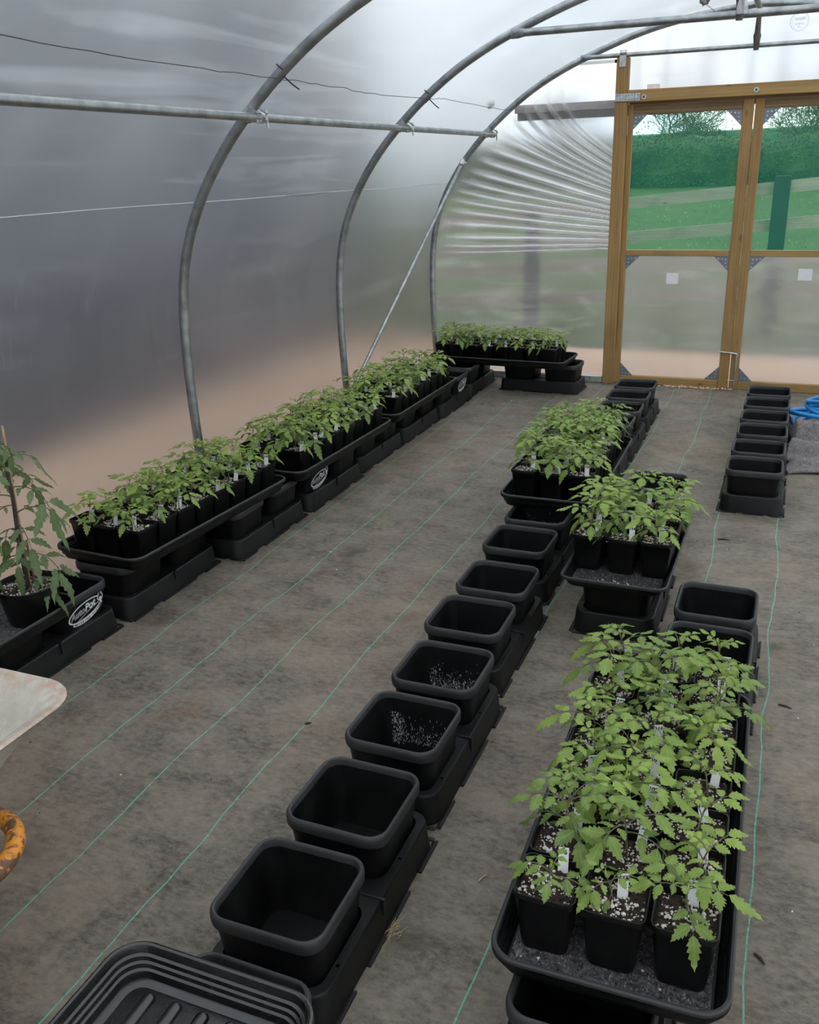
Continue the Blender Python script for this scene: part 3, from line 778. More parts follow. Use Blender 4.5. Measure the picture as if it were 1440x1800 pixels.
tree('bare_tree', -4.35, 34, 4.10, 21, 'bare spreading tree beyond the hedge, leftmost seen through the left door')
tree('bare_tree', -2.7, 41, 4.33, 5, 'bare tree beyond the hedge, just left of the meeting door stiles')
tree('bare_tree', -.4, 33, 3.76, 8, 'bare tree beyond the hedge, seen above the dark post in right door')
tree('bare_tree', 1.6, 35, 4.22, 13, 'bare tree beyond the hedge at the right edge of the view')
tree('bare_tree', -7.6, 38, 4.56, 17, 'bare tree beyond the hedge, hidden behind the pale end film')
mb = MB(); rings = []
for i in range(41):
    x = -60+120*i/40; rings.append([(x, 90, -1), (x, 95, 4.0+.012*x+.8*noise.noise(Vector((x*.06, 2, 0)))), (x, 110, 4.6+.012*x), (x, 130, -1)])
mb.loft(rings, False, False, closed=False); tag(mb.build('distant_hill', HILLM), kind='structure')

# ------------------------------------------------------------------ watering units
def big_pot_meshes():
    mb = MB()
    Wp = .255; zt = .205
    R = [(.205, .205, .035, .022), (.212, .212, .038, .03), (.238, .238, .04, .165), (.240, .240, .04, .170), (.248, .248, .042, .171), (.253, .253, .044, .176), (.255, .255, .045, .19), (.2545, .2545, .045, .197), (.250, .250, .043, .2025), (.2435, .2435, .041, .205), (.237, .237, .039, .203), (.233, .233, .037, .198), (.231, .231, .036, .186), (.205, .205, .033, .034), (.198, .198, .03, .027)]
    mb.loft([rrect(a, b, r, z, 7) for a, b, r, z in R], True, True)
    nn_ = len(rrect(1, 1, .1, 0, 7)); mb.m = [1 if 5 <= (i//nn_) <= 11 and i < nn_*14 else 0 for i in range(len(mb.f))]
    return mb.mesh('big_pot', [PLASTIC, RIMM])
BIGPOT = big_pot_meshes()
def base_meshes():
    """double reservoir base: 0.60 long (y) x 0.285 wide"""
    mb = MB()
    rings = [(.286, .592, .045, .004), (.284, .59, .045, .012), (.272, .578, .043, .078), (.269, .575, .042, .083), (.264, .57, .04, .085)]
    rr = [rrect(a, b, r, z, 6) for a, b, r, z in rings]; mb.loft(rr)
    holes = []
    for cy in (-.155, .155): holes.append([rrect(.229, .232, .035, .085, 4, 0, cy), cy])
    circ = []
    for x in (-.1235, .1235):
        for y in (-.2, .12):
            circ.append([(x+.0045*math.cos(a), y+.0045*math.sin(a), .085) for a in [2*PI*i/8 for i in range(8)]])
    loops = [rr[-1]]+[h[0][::-1] for h in holes]+[c[::-1] for c in circ]
    pts = [Vector(p) for L in loops for p in L]
    tris = tessellate_polygon([[Vector(p) for p in L] for L in loops])
    tt = []
    for a, b, c in tris:
        n = (pts[b]-pts[a]).cross(pts[c]-pts[a]); tt.append((a, b, c) if n.z > 0 else (a, c, b))
    mb.add(pts, tt)
    for h, cy in holes:
        inner = [h, rrect(.226, .229, .033, .075, 4, 0, cy), rrect(.218, .22, .03, .016, 4, 0, cy)]
        mb.loft([r[::-1] for r in inner], False, True)
    for c in circ: mb.loft([[p for p in c[::-1]], [(x, y, .07) for x, y, z in c[::-1]]], False, True)
    body = mb.mesh('reservoir', PLBASE)
    mb = MB()
    # valve cover plate between the two wells
    mb.loft([rrect(.11, .07, .008, z, 3, -.0, 0) if z < .09 else rrect(.104, .064, .007, z, 3, 0, 0) for z in (.0855, .0885, .0905)], False, True)
    mb.tube([(.02, .0, .0905), (.02, .0, .0945)], .016, 12)
    vc = mb.mesh('valve_cover', PLBASE)
    mb = MB()
    # foot flange in ridged strips, open at the middles
    for (y0, y1) in ((-.30, -.17), (-.12, .12), (.17, .30)):
        for s in (-1, 1):
            x0, x1 = (.1385, .152) if s > 0 else (-.152, -.1385)
            mb.bevbox(x0, y0+.008, 0, x1, y1-.008, .0045, .001)
            xr = x1-.003 if s > 0 else x0+.003; mb.tube([(xr, y0+.008, .0055), (xr, y1-.008, .0055)], .0022, 6)
    for s in (-1, 1):
        for (x0, x1) in ((-.14, -.06), (-.03, .06), (.085, .14)):
            y0, y1 = (.290, .302) if s > 0 else (-.302, -.290)
            mb.bevbox(x0, y0, 0, x1, y1, .0045, .001)
    fl = mb.mesh('foot_flange', PLBASE)
    mb = MB()
    for s in (-1, 1):
        mb.box(s*.138-.004, -.012, .045, s*.138+.004, -.005, .0875)
    mb.box(-.14, -.011, .0855, .14, -.0065, .0872)
    cl = mb.mesh('locking_slot', INK)
    return body, vc, fl, cl
BASE = base_meshes()
def link(name, me, parent, loc=(0, 0, 0)):
    o = bpy.data.objects.new(name, me); COL.objects.link(o); o.parent = parent; o.location = loc; return o
def make_base(cx, y0, rz, label, group='double watering bases'):
    if rz: loc = (cx, y0, 0)
    else: loc = (cx, y0+.302, 0)
    t = empty('watering_base', loc, rz, label, 'base', group)
    for n, m in zip(('reservoir', 'valve_cover', 'foot_flange', 'locking_slot'), BASE): link(n, m, t)
    return t
def make_pot(x, y, rz, label, group='large square black pots'):
    mbp = bpy.data.objects.new('square_pot', BIGPOT); COL.objects.link(mbp); mbp.location = (x, y, 0); mbp.rotation_euler = (0, 0, rz)
    return tag(mbp, label, 'pot', group)
ORD = ['first', 'second', 'third', 'fourth', 'fifth', 'sixth', 'seventh', 'eighth', 'ninth', 'tenth', 'eleventh', 'twelfth', 'thirteenth', 'fourteenth', 'fifteenth', 'sixteenth', 'seventeenth', 'eighteenth']
POTS = {}
def row(key, units, rowname, potdesc):
    k = 0; res = []
    n = len(units)
    for i, u in enumerate(units):
        cx, y0 = u[0], u[1]; o1, o2 = (u[2], u[3]) if len(u) > 2 else (.148, .456)
        make_base(cx, y0, 0, 'low black double watering base, '+ORD[i]+' from camera in '+rowname)
        for o_ in (o1, o2):
            dx = random.Random(int(y0*1000)+int(o_*100)).uniform(-.003, .003)
            lab = potdesc(k); res.append(make_pot(cx+dx, y0+o_, random.Random(k).uniform(-.012, .012), lab)); k += 1
    return res
# centre row
MU = [(-.775, .478), (-.812, 1.105), (-.823, 1.735), (-.850, 2.372), (-.872, 3.05), (-.872, 3.68), (-.868, 4.30), (-.866, 4.925), (-.872, 5.56)]
cen_desc = {0: 'hidden under the empty foreground tray', 1: 'under the far edge of the empty foreground tray', 2: 'largest in view, just beyond the empty tray'}
def cdesc(k):
    if k in cen_desc: return 'black square pot in the centre row, '+cen_desc[k]
    if k in (5, 6): return 'black square pot in centre row, water-marked inside, '+ORD[k]+' from camera'
    if k >= 9 and k < 13: return 'black square pot in centre row under the planted tray, '+ORD[k]+' from camera'
    return 'empty black square pot in the centre row, '+ORD[k]+' from the camera'
CEN = row('M', MU, 'centre row', cdesc)
# row right of centre
RU = [(-.203, 1.10), (-.155, 1.78), (-.115, 2.42)]
def rdesc(k):
    return ['black square pot under the near end of the foreground seedling tray', 'black square pot hidden under the foreground seedling tray, second along', 'black square pot hidden under the foreground seedling tray, third along',
            'black square pot hidden under the far end of foreground seedling tray', 'empty black square pot touching the far end of the foreground seedling tray', 'empty black square pot standing behind the foreground seedling tray, further of two'][k]
row('R', RU, 'row under the foreground seedling tray', rdesc)
def t6desc(k):
    return ['black square pot holding up the near end of the small seedling tray', 'black square pot hidden under the far end of the small seedling tray', 'black square pot close behind the small seedling tray, nearer of two', 'empty black square pot at the far end of the small tray row'][k]
row('S', [(-.452, 2.875), (-.468, 3.60)], 'row under the small seedling tray', t6desc)
R3 = [(-.066, 4.285), (-.062, 4.93), (-.058, 5.565)]
row('T', R3, 'right row beside the blue hose', lambda k: 'empty black square pot in the right row by the hose, '+ORD[k]+' from camera')
LU = [(-2.315, 1.165), (-2.31, 1.79), (-2.295, 2.42), (-2.205, 3.045), (-2.195, 3.675), (-2.215, 4.305), (-2.21, 4.925), (-2.195, 5.545), (-2.205, 6.17)]
LEFT = row('L', LU, 'left row against the film wall', lambda k: ('black square pot bearing a white oval emblem, ' if k in (3, 8, 15) else 'black square pot, ')+ORD[k]+' from camera in the left row')
t = make_base(-1.64, 6.585, PI/2-.05, 'low black double watering base at the foot of the end wall')
for i, (x, y) in enumerate(((-1.795, 6.59), (-1.485, 6.575))):
    make_pot(x, y, -.05, ['left', 'right'][i]+' of two black square pots holding up the end wall tray')

# white oval emblem
def emblem_mesh():
    mb = MB()
    a, b = .086, .033; z0 = .008
    def el(A, B, tilt=.13, cz=z0, cy=0, n=44):
        return [(0, cy+A*math.cos(q)*math.cos(tilt)-B*math.sin(q)*math.sin(tilt), cz+A*math.cos(q)*math.sin(tilt)+B*math.sin(q)*math.cos(tilt)) for q in [2*PI*i/n for i in range(n)]]
    mb.loft([el(a, b), el(a-.006, b-.005)])
    ct, st = math.cos(.13), math.sin(.13)
    def put(txt, size, cy, cz, off, shear, mi, bend=0):
        vs, fs = text_mesh(txt, size, off, shear)
        out = []
        for v in vs:
            y = v.x+cy; z = v.y+cz+bend*(v.x+cy)**2
            out.append((.0003 if mi == 0 else .0006, y*ct-z*st, y*st+z*ct+z0))
        mb.add(out, fs, mi)
    # 'Auto' as outline: white letters with dark letters on top
    put('Auto', .034, -.039, .004, .0011, .25, 0); put('Auto', .034, -.039, .004, -.0003, .25, 1)
    put('Pot', .038, .024, .005, .0012, .25, 0)
    vs, fs = text_mesh('TM', .008); mb.add([(.0003, (v.x+.047)*ct-(v.y+.023)*st, (v.x+.047)*st+(v.y+.023)*ct+z0) for v in vs], fs)
    # swoosh under the letters
    s1 = []; s2 = []
    for i in range(18):
        q = i/17; y = -.058+.125*q; z = -.027+.019*math.sin(q*1.5)
        s1.append((.0004, y*ct-z*st, y*st+z*ct+z0)); s2.append((.0004, y*ct-(z+.0022)*st, y*st+(z+.0022)*ct+z0))
    mb.loft([s1, s2], closed=False)
    # drop at the right
    def drop(sc, n=24):
        o = []
        for i in range(n):
            q = 2*PI*i/n; r = .0135*sc; y = r*math.sin(q)*(1-.0*q); z = -r*math.cos(q)
            if z > 0: z = z*2.1; y *= max(0, 1-z/(r*2.1))**.55 if z/(r*2.1) < 1 else 0
            o.append((.0006, .077+y, z0+.018+z))
        return o
    mb.loft([drop(1.1), drop(.82)]); 
    d_ = drop(.82); mb.add([(.0002, p[1], p[2]) for p in d_], [tuple(range(len(d_)))], 1)
    k = len(d_); bl = [(.0008, .078+(.0065)*math.cos(q), z0+.013+(.0065)*math.sin(q)) for q in [2*PI*i/14 for i in range(14)]]; mb.add(bl, [tuple(range(14))])
    # banner
    s1 = []; s2 = []
    for i in range(20):
        q = i/19; an = PI*1.22+q*PI*.68; 
        for rr, s in ((1.0, s1), (1.0, s2)):
            A, B = (a-.002, b-.002) if s is s1 else (a+.005, b+.0125)
            y = A*math.cos(an); z = B*math.sin(an); s.append((.0003, y*ct-z*st, y*st+z*ct+z0))
    mb.loft([s1, s2], closed=False)
    txt = 'WATERING SYSTEMS'
    for i, ch in enumerate(txt):
        if ch == ' ': continue
        q = (i+.5)/len(txt); an = PI*1.25+q*PI*.62; A, B = a+.0015, b+.005
        y = A*math.cos(an); z = B*math.sin(an); dy, dz = -A*math.sin(an), B*math.cos(an); l = math.hypot(dy, dz); dy /= l; dz /= l
        vs, fs = text_mesh(ch, .0115, .0004)
        out = []
        for v in vs:
            yy = y+dy*v.x-dz*v.y; zz_ = z+dz*v.x+dy*v.y; out.append((.0008, yy*ct-zz_*st, yy*st+zz_*ct+z0))
        mb.add(out, fs, 1)
    # face all toward +x
    fs = []
    for f in mb.f:
        A_, B_, C_ = [Vector(mb.v[i]) for i in f[:3]]; fs.append(f if (B_-A_).cross(C_-A_).x > 0 else f[::-1])
    mb.f = fs
    return mb.mesh('brand_emblem', [EMB, INK], smooth=False)
EMBM = emblem_mesh()
for i in (3, 8, 15):
    o = link('brand_emblem', EMBM, LEFT[i], (.1152, -.004, .124)); o.rotation_euler = (0, .096, 0); o['label'] = 'white oval printed emblem'
# mineral marks inside the stained pots
rs = random.Random(4)
for idx, pi in enumerate((4, 5, 5, 9)):
    po = CEN[pi]; mb = MB()
    for i in range(420 if idx < 3 else 160):
        y = .108 if True else 0; z = .06+abs(rs.gauss(0, .03)); x = rs.uniform(-.085, .085)
        k = (z-.03)/(.19-.03); yy = .1015+(.1145-.1015)*k
        if idx == 0: x = rs.gauss(-.07, .01) if i < 150 else x; z = rs.uniform(.05, .15) if i < 150 else z
        k = (z-.03)/(.19-.03); yy = .1015+(.1145-.1015)*k
        s = rs.uniform(.0002, .0007); h = s*rs.uniform(1, 7)
        mb.add([(x-s, yy-.0016, z-h), (x+s, yy-.0016, z-h), (x+s*.5, yy-.0014, z+h), (x-s, yy-.0014, z+h*.7)], [(0, 1, 2, 3)])
    if idx != 2: mb.build('limescale_marks', CRUMPLE, po, smooth=False)

# ------------------------------------------------------------------ trays
def tray_mesh(w, l, h, shallow=False):
    mb = MB()
    if not shallow:
        R = [(w-.05, l-.05, .035, 0), (w-.042, l-.042, .04, .004), (w-.036, l-.036, .042, .018), (w-.024, l-.024, .046, .020), (w-.022, l-.022, .047, .034), (w-.010, l-.010, .05, .036), (w-.002, l-.002, .053, .040), (w, l, .055, h-.008), (w-.001, l-.001, .055, h-.003), (w-.007, l-.007, .053, h), (w-.016, l-.016, .05, h-.001), (w-.021, l-.021, .047, h-.006),
             (w-.026, l-.026, .045, .037), (w-.032, l-.032, .043, .035), (w-.034, l-.034, .043, .030), (w-.039, l-.039, .042, .028), (w-.041, l-.041, .04, .02), (w-.046, l-.046, .04, .018), (w-.05, l-.05, .036, .006), (w-.056, l-.056, .034, .003)]
    else:
        R = [(w-.055, l-.055, .03, 0), (w-.045, l-.045, .03, .004), (w-.026, l-.026, .032, h-.016), (w-.004, l-.004, .036, h-.013), (w, l, .038, h-.008), (w-.001, l-.001, .038, h-.003), (w-.007, l-.007, .036, h), (w-.014, l-.014, .034, h-.002), (w-.02, l-.02, .032, h-.008), (w-.05, l-.05, .03, .006), (w-.056, l-.056, .028, .003)]
    mb.loft([rrect(a, b, r, z, 7) for a, b, r, z in R], True, True)
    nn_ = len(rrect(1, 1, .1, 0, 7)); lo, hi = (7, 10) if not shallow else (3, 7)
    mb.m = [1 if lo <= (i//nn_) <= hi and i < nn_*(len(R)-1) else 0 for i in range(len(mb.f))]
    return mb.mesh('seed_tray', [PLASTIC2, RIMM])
TRA = tray_mesh(.415, 1.04, .056); TRB = tray_mesh(.36, .76, .042, True)
TZ = .2055
def tray(cx, cy, rz, label, me=None, z=TZ):
    o = bpy.data.objects.new('seed_tray', me or TRA); COL.objects.link(o); o.location = (cx, cy, z); o.rotation_euler = (0, 0, rz)
    return tag(o, label, 'tray', 'long black plant trays' if me is None else None)
TR = {
 'T0': (-2.293, 1.602, -.01, 'long black tray at left holding the tall staked tomato pots'),
 'T1': (-2.268, 2.948, -.055, 'long black seedling tray in the left row, nearest planted one'),
 'T2': (-2.197, 4.035, -.02, 'long black seedling tray in the left row, middle of three'),
 'T3': (-2.19, 5.135, .0, 'long black seedling tray in the left row, farthest of three'),
 'T4': (-1.925, 6.50, PI/2-.055, 'long black seedling tray across the end wall'),
 'T5': (-.858, 4.03, .01, 'long black seedling tray standing on the centre row of pots'),
 'T7': (-.178, 1.700, .018, 'long black seedling tray nearest the camera at the right')}
for k, (x, y, r, lab) in TR.items(): tray(x, y, r, lab)
tray(-.447, 3.185, -.01, 'small shallow black seedling tray in the middle distance', TRB)
# felt mats lying in the trays
def mat_in(cx, cy, rz, w, l, lab, z=TZ+.0035, m=None):
    mb = MB(); nx, ny = 24, 60; vs = []
    for j in range(ny+1):
        for i in range(nx+1):
            x = -w/2+w*i/nx; y = -l/2+l*j/ny
            vs.append((x, y, .002+.0015*noise.noise(Vector((x*40, y*40, cx)))))
    mb.add(vs, [(j*(nx+1)+i, j*(nx+1)+i+1, (j+1)*(nx+1)+i+1, (j+1)*(nx+1)+i) for j in range(ny) for i in range(nx)])
    mb.add([(-w/2, -l/2, 0), (w/2, -l/2, 0), (w/2, l/2, 0), (-w/2, l/2, 0)], [(3, 2, 1, 0)])
    return tag(mb.build('capillary_mat', m or FELT, loc=(cx, cy, z), rot=(0, 0, rz)), lab, 'mat')
mat_in(-.178, 1.700, .018, .350, .975, 'dark fibrous felt mat lining the foreground seedling tray')
mat_in(-2.293, 1.602, -.01, .350, .975, 'dark felt mat lining the tray of tall staked tomatoes')
mat_in(-.447, 3.185, -.01, .297, .697, 'dark damp mat lining the small shallow tray', m=FELTD)
# empty foreground tray with moulded channels
t = empty('empty_tray', (-.795, .46, TZ), 0, 'empty wet black tray with moulded ribs at the bottom left corner', 'tray')
o = MB(); w, l, h = .41, 1.06, .062
R = [(w-.05, l-.05, .035, 0), (w-.042, l-.042, .04, .004), (w-.030, l-.030, .045, .022), (w-.018, l-.018, .048, .024), (w-.012, l-.012, .052, .046), (w-.001, l-.001, .06, .050), (w, l, .062, h-.008), (w-.002, l-.002, .062, h-.002), (w-.010, l-.010, .058, h), (w-.018, l-.018, .055, h-.002), (w-.024, l-.024, .052, h-.009),
     (w-.028, l-.028, .05, .046), (w-.038, l-.038, .048, .044), (w-.041, l-.041, .047, .036), (w-.050, l-.050, .045, .034), (w-.053, l-.053, .044, .026), (w-.062, l-.062, .042, .024), (w-.068, l-.068, .04, .010), (w-.10, l-.10, .03, .0075), (w-.104, l-.104, .028, .0105), (w-.11, l-.11, .026, .0115)]
o.loft([rrect(a, b, r, z, 8) for a, b, r, z in R], True, True); o.build('tray_body', GLOSSTRAY, t)
for i in range(5):
    for j in range(5):
        mb = MB(); x = -.11+i*.055; y = .40-j*.185
        rings = [[(x+a*p[0], y+p[1], z) for p in [(math.cos(q), (.058 if math.sin(q) >= 0 else -.058)+sc*math.sin(q)*.011) for q in [2*PI*s/20 for s in range(20)]]] for a, sc, z in ((.0125, 1.1, .0112), (.012, 1, .0145), (.009, .8, .0185), (.004, .4, .02))]
        mb.loft(rings, False, True); mb.build('moulded_rib', GLOSSTRAY, t)

# ------------------------------------------------------------------ seedling pots, soil
def spot_mesh():
    mb = MB(); H = .132
    R = [(.082, .082, .014, 0), (.085, .085, .015, .003), (.090, .090, .016, .022), (.106, .106, .015, .118), (.1075, .1075, .015, .119), (.113, .113, .016, .1215), (.1135, .1135, .016, H-.003), (.1125, .1125, .016, H), (.1075, .1075, .014, H), (.1065, .1065, .0135, H-.003), (.1055, .1055, .0135, H-.003), (.1045, .1045, .013, H-.001), (.1035, .1035, .013, H-.004), (.100, .100, .012, .095)]
    mb.loft([rrect(a, b, r, z, 4) for a, b, r, z in R], True, True); return mb.mesh('pot', GLOSSY)
SPOT = spot_mesh()
def lump(mb, c, r, rnd, mi):
    # little irregular granule
    t_ = (1+5**.5)/2
    base = [(-1, t_, 0), (1, t_, 0), (-1, -t_, 0), (1, -t_, 0), (0, -1, t_), (0, 1, t_), (0, -1, -t_), (0, 1, -t_), (t_, 0, -1), (t_, 0, 1), (-t_, 0, -1), (-t_, 0, 1)]
    F = [(0, 11, 5), (0, 5, 1), (0, 1, 7), (0, 7, 10), (0, 10, 11), (1, 5, 9), (5, 11, 4), (11, 10, 2), (10, 7, 6), (7, 1, 8), (3, 9, 4), (3, 4, 2), (3, 2, 6), (3, 6, 8), (3, 8, 9), (4, 9, 5), (2, 4, 11), (6, 2, 10), (8, 6, 7), (9, 8, 1)]
    mb.add([(c[0]+x/1.9*r*rnd.uniform(.7, 1.25), c[1]+y/1.9*r*rnd.uniform(.7, 1.25), c[2]+z/1.9*r*rnd.uniform(.6, 1)) for x, y, z in base], F, mi)
def soil_mesh(seed, half_w=.0512, z0=.116, count=175, rnd_shape=False):
    rnd = random.Random(seed); mb = MB(); n = 16; vs = []
    for j in range(n+1):
        for i in range(n+1):
            x = -half_w+2*half_w*i/n; y = -half_w+2*half_w*j/n
            if rnd_shape:
                u, v = -1+2*i/n, -1+2*j/n; x = half_w*u*math.sqrt(1-v*v/2); y = half_w*v*math.sqrt(1-u*u/2)
            edge = max(abs(x), abs(y))/half_w
            vs.append((x, y, z0+.0035*noise.noise(Vector((x*70, y*70, seed)))+.002*noise.noise(Vector((x*230, y*230, seed)))))
    mb.add(vs, [(j*(n+1)+i, j*(n+1)+i+1, (j+1)*(n+1)+i+1, (j+1)*(n+1)+i) for j in range(n) for i in range(n)])
    for _ in range(count):
        while True:
            x = rnd.uniform(-half_w, half_w)*.97; y = rnd.uniform(-half_w, half_w)*.97
            if not rnd_shape or math.hypot(x, y) < half_w*.95: break
        if noise.noise(Vector((x*30, y*30, seed*3))) < -.18 and rnd.random() < .8: continue
        r = rnd.choice((.0009, .0013, .0018, .0018, .0025, .0034)) if rnd.random() < .96 else .0046
        lump(mb, (x, y, z0+.0015+r*.25), r, rnd, 1)
    for _ in range(60):
        x = rnd.uniform(-half_w, half_w)*.95; y = rnd.uniform(-half_w, half_w)*.95
        if rnd_shape and math.hypot(x, y) > half_w*.9: continue
        lump(mb, (x, y, z0+.001), rnd.uniform(.002, .005), rnd, 0)
    return mb.mesh('soil', [SOIL, PERL], smooth=False)
SOILS = [soil_mesh(i+1, count=c) for i, c in enumerate((210, 190, 240, 150))]

# ------------------------------------------------------------------ tomato foliage
def leaflet(mb, base, d, up, L, Wd, tone, rnd, droop=.35, lobes=True):
    side = d.cross(up); side = side.normalized() if side.length > 1e-6 else d.orthogonal().normalized(); up2 = side.cross(d).normalized()
    n = 11; b = len(mb.v); dr = droop*rnd.uniform(.6, 1.4); tw = rnd.uniform(-.3, .3); fold = rnd.uniform(.02, .32)
    for i in range(n+1):
        s = i/n
        prof_ = math.sin(PI*min(1, s**.72))**.85*(1-.25*s) if s < 1 else 0
        ser = (1.0 if i % 2 else .64) if lobes and 1 < i < n else 1
        w = Wd*prof_*ser
        c = base+d*(L*(s-.08*dr*s*s))-Vector((0, 0, 1))*(L*dr*s*s)*.9+up2*(L*.04*math.sin(s*7+tw*9))
        sd = (side+up2*tw*s).normalized()
        fwd = d*(w*.28 if (lobes and i % 2) else 0)
        for k, q in ((-1, 0), (0, .5), (1, 1)):
            p = c+sd*(w*k)+(fwd if k else Vector((0, 0, 0)))-up2*(abs(k)*w*fold) 
            mb.v.append(tuple(p)); mb.col.append(tone); mb.uv[len(mb.v)-1] = (s, q)
    for i in range(n):
        a = b+i*3
        mb.f += [(a, a+1, a+4, a+3), (a+1, a+2, a+5, a+4)]; mb.m += [0, 0]
def tubec(mb, pts, r, n, tone=.4, mi=1):
    b0 = len(mb.v); mb.tube(pts, r, n, mi, caps=False)
    mb.col += [tone]*(len(mb.v)-b0)
def compound(mb, root, az, elev, L, rnd, tone, npair=2, droop=1.0, size=1.0, wf=1.0):
    h = Vector((math.cos(az), math.sin(az), 0)); pts = []; p = root.copy(); e = elev; n = 8
    for i in range(n+1):
        pts.append(p.copy()); d = h*math.cos(e)+Vector((0, 0, math.sin(e))); p = p+d*L/n; e -= droop*rnd.uniform(.1, .2)
    tubec(mb, pts, [.0013*size*(1-.5*i/n) for i in range(n+1)], 4)
    def frame(i):
        d = (pts[min(n, i+1)]-pts[max(0, i-1)]).normalized(); s = d.cross(Vector((0, 0, 1)))
        s = s.normalized() if s.length > .01 else Vector((-h.y, h.x, 0)); return d, s, s.cross(d).normalized()
    d, s, u = frame(n)
    leaflet(mb, pts[n], d, u, L*.74*rnd.uniform(.9, 1.15), L*.24*wf*rnd.uniform(.9, 1.2), min(1, tone+rnd.uniform(-.1, .15)), rnd, .35*droop)
    st = [7, 4, 2] if npair == 3 else [6, 3] if npair == 2 else [5]
    for q, i in enumerate(st[:npair]):
        d, s, u = frame(i)
        for sg in (-1, 1):
            dd = (d*rnd.uniform(.35, .6)+s*sg+u*rnd.uniform(-.05, .25)).normalized(); k = (.50, .38, .24)[q]*rnd.uniform(.85, 1.2)
            st0 = pts[i]; st1 = st0+dd*L*.05
            tubec(mb, [st0, st1], .0007*size, 3)
            leaflet(mb, st1, dd, u, L*k*1.2, L*k*.4*wf, max(0, min(1, tone+rnd.uniform(-.15, .15))), rnd, .4*droop)
def seedling(seed, h, nl, LL, cot=True, lean=.1):
    rnd = random.Random(seed); mb = MB(); z0 = .116
    la = rnd.uniform(0, 2*PI); lx, ly = lean*h*math.cos(la), lean*h*math.sin(la)
    pts = [Vector((lx*(t_**1.5), ly*(t_**1.5), z0-.004+h*t_)) for t_ in [i/6 for i in range(7)]]
    sm = MB(); sm.tube(pts, [.0022-.0011*i/6 for i in range(7)], 6, caps=True)
    az = rnd.uniform(0, 2*PI)
    if cot:
        for s in (0, PI):
            a = az+s+rnd.uniform(-.3, .3); p = pts[2]; d = Vector((math.cos(a), math.sin(a), -.1)).normalized()
            st1 = p+d*.014; tubec(mb, [p, st1], .0008, 3); leaflet(mb, st1, d, Vector((0, 0, 1)), .027, .0062, .25, rnd, .7, False)
    for i in range(nl):
        f = (i+1)/nl; a = az+i*2.4+rnd.uniform(-.35, .35); k = 3+int(round(3*f)); p = pts[min(6, k)].copy()
        L = LL*(.72+.5*math.sin(PI*(.2+.55*f)))*rnd.uniform(.85, 1.15)*(1 if f < .85 else .62)
        el = .15+.95*f*rnd.uniform(.75, 1.1)
        compound(mb, p, a, el, L, rnd, .2+.6*f*rnd.uniform(.7, 1.1), 2 if L > .03 else 1, 1.15-.35*f)
    # growing tip
    for i in range(4):
        a = rnd.uniform(0, 2*PI); d = Vector((.45*math.cos(a), .45*math.sin(a), 1)).normalized()
        leaflet(mb, pts[6], d, Vector((-math.cos(a), -math.sin(a), .3)), LL*.35*rnd.uniform(.7, 1.1), LL*.07, .9, rnd, -.1)
    return mb.mesh('foliage', [LEAF, STEM]), sm.mesh('stem', STEM)
SMALL = [seedling(100+i, .055+.005*(i % 3), 4, .048, lean=.25) for i in range(3)]
BIG = [seedling(200+i, .085+.006*(i % 4), 6, .058+.003*(i % 3), lean=.16) for i in range(7)]
DENSE = [seedling(300+i, .085+.006*(i % 3), 7, .058, cot=False) for i in range(5)]
# white labels
def tag_mesh():
    mb = MB(); w, L = .0095, .088
    out = [(-w, L), (-w, .018), (-.002, 0), (.002, 0), (w, .018), (w, L)]
    a = [(x, -.0005, z) for x, z in out]; b = [(x, .0005, z) for x, z in out]
    mb.loft([a, b], True, True); return mb.mesh('plant_tag', TAGW, smooth=False)
TAG = tag_mesh(); NUMS = {}
def num_mesh(s):
    if s not in NUMS:
        vs, fs = text_mesh(s, .0125, .0005, .1); mb = MB()
        mb.add([(v.x, -.0008, v.y+.079) for v in vs], fs)
        NUMS[s] = mb.mesh('handwritten_number', INK, smooth=False)
    return NUMS[s]
ROWN = ['front row', 'second row', 'third row', 'fourth row', 'fifth row', 'sixth row', 'seventh row', 'back row']
def planted(x, y, z, rz, label, group, plant, rnd, num=None, tagp=.8, sc=1.0, tagpos=None):
    t = empty('potted_seedling', (x, y, z), rz, label, 'seedling', group)
    link('pot', SPOT, t); s_ = link('soil', rnd.choice(SOILS), t); s_.rotation_euler = (0, 0, rnd.choice((0, PI/2, PI, -PI/2)))
    a = rnd.uniform(0, 2*PI); ox, oy = rnd.uniform(-.012, .012), rnd.uniform(-.012, .012)
    st = link('stem', plant[1], t, (ox, oy, .116*(1-sc))); fo = link('foliage', plant[0], t, (ox, oy, .116*(1-sc)))
    for o in (st, fo): o.rotation_euler = (0, 0, a); o.scale = (sc, sc, sc)
    if num or rnd.random() < tagp:
        tx, ty = tagpos or (rnd.uniform(-.005, .03), rnd.uniform(-.02, .03))
        tg = link('plant_tag', TAG, t, (tx, ty, .077)); tg.rotation_euler = (rnd.uniform(-.3, -.05), rnd.uniform(-.16, .16), -rz+rnd.uniform(-.05, .45))
        link('handwritten_number', num_mesh(num or str(rnd.randint(90, 240))), tg)
    return t
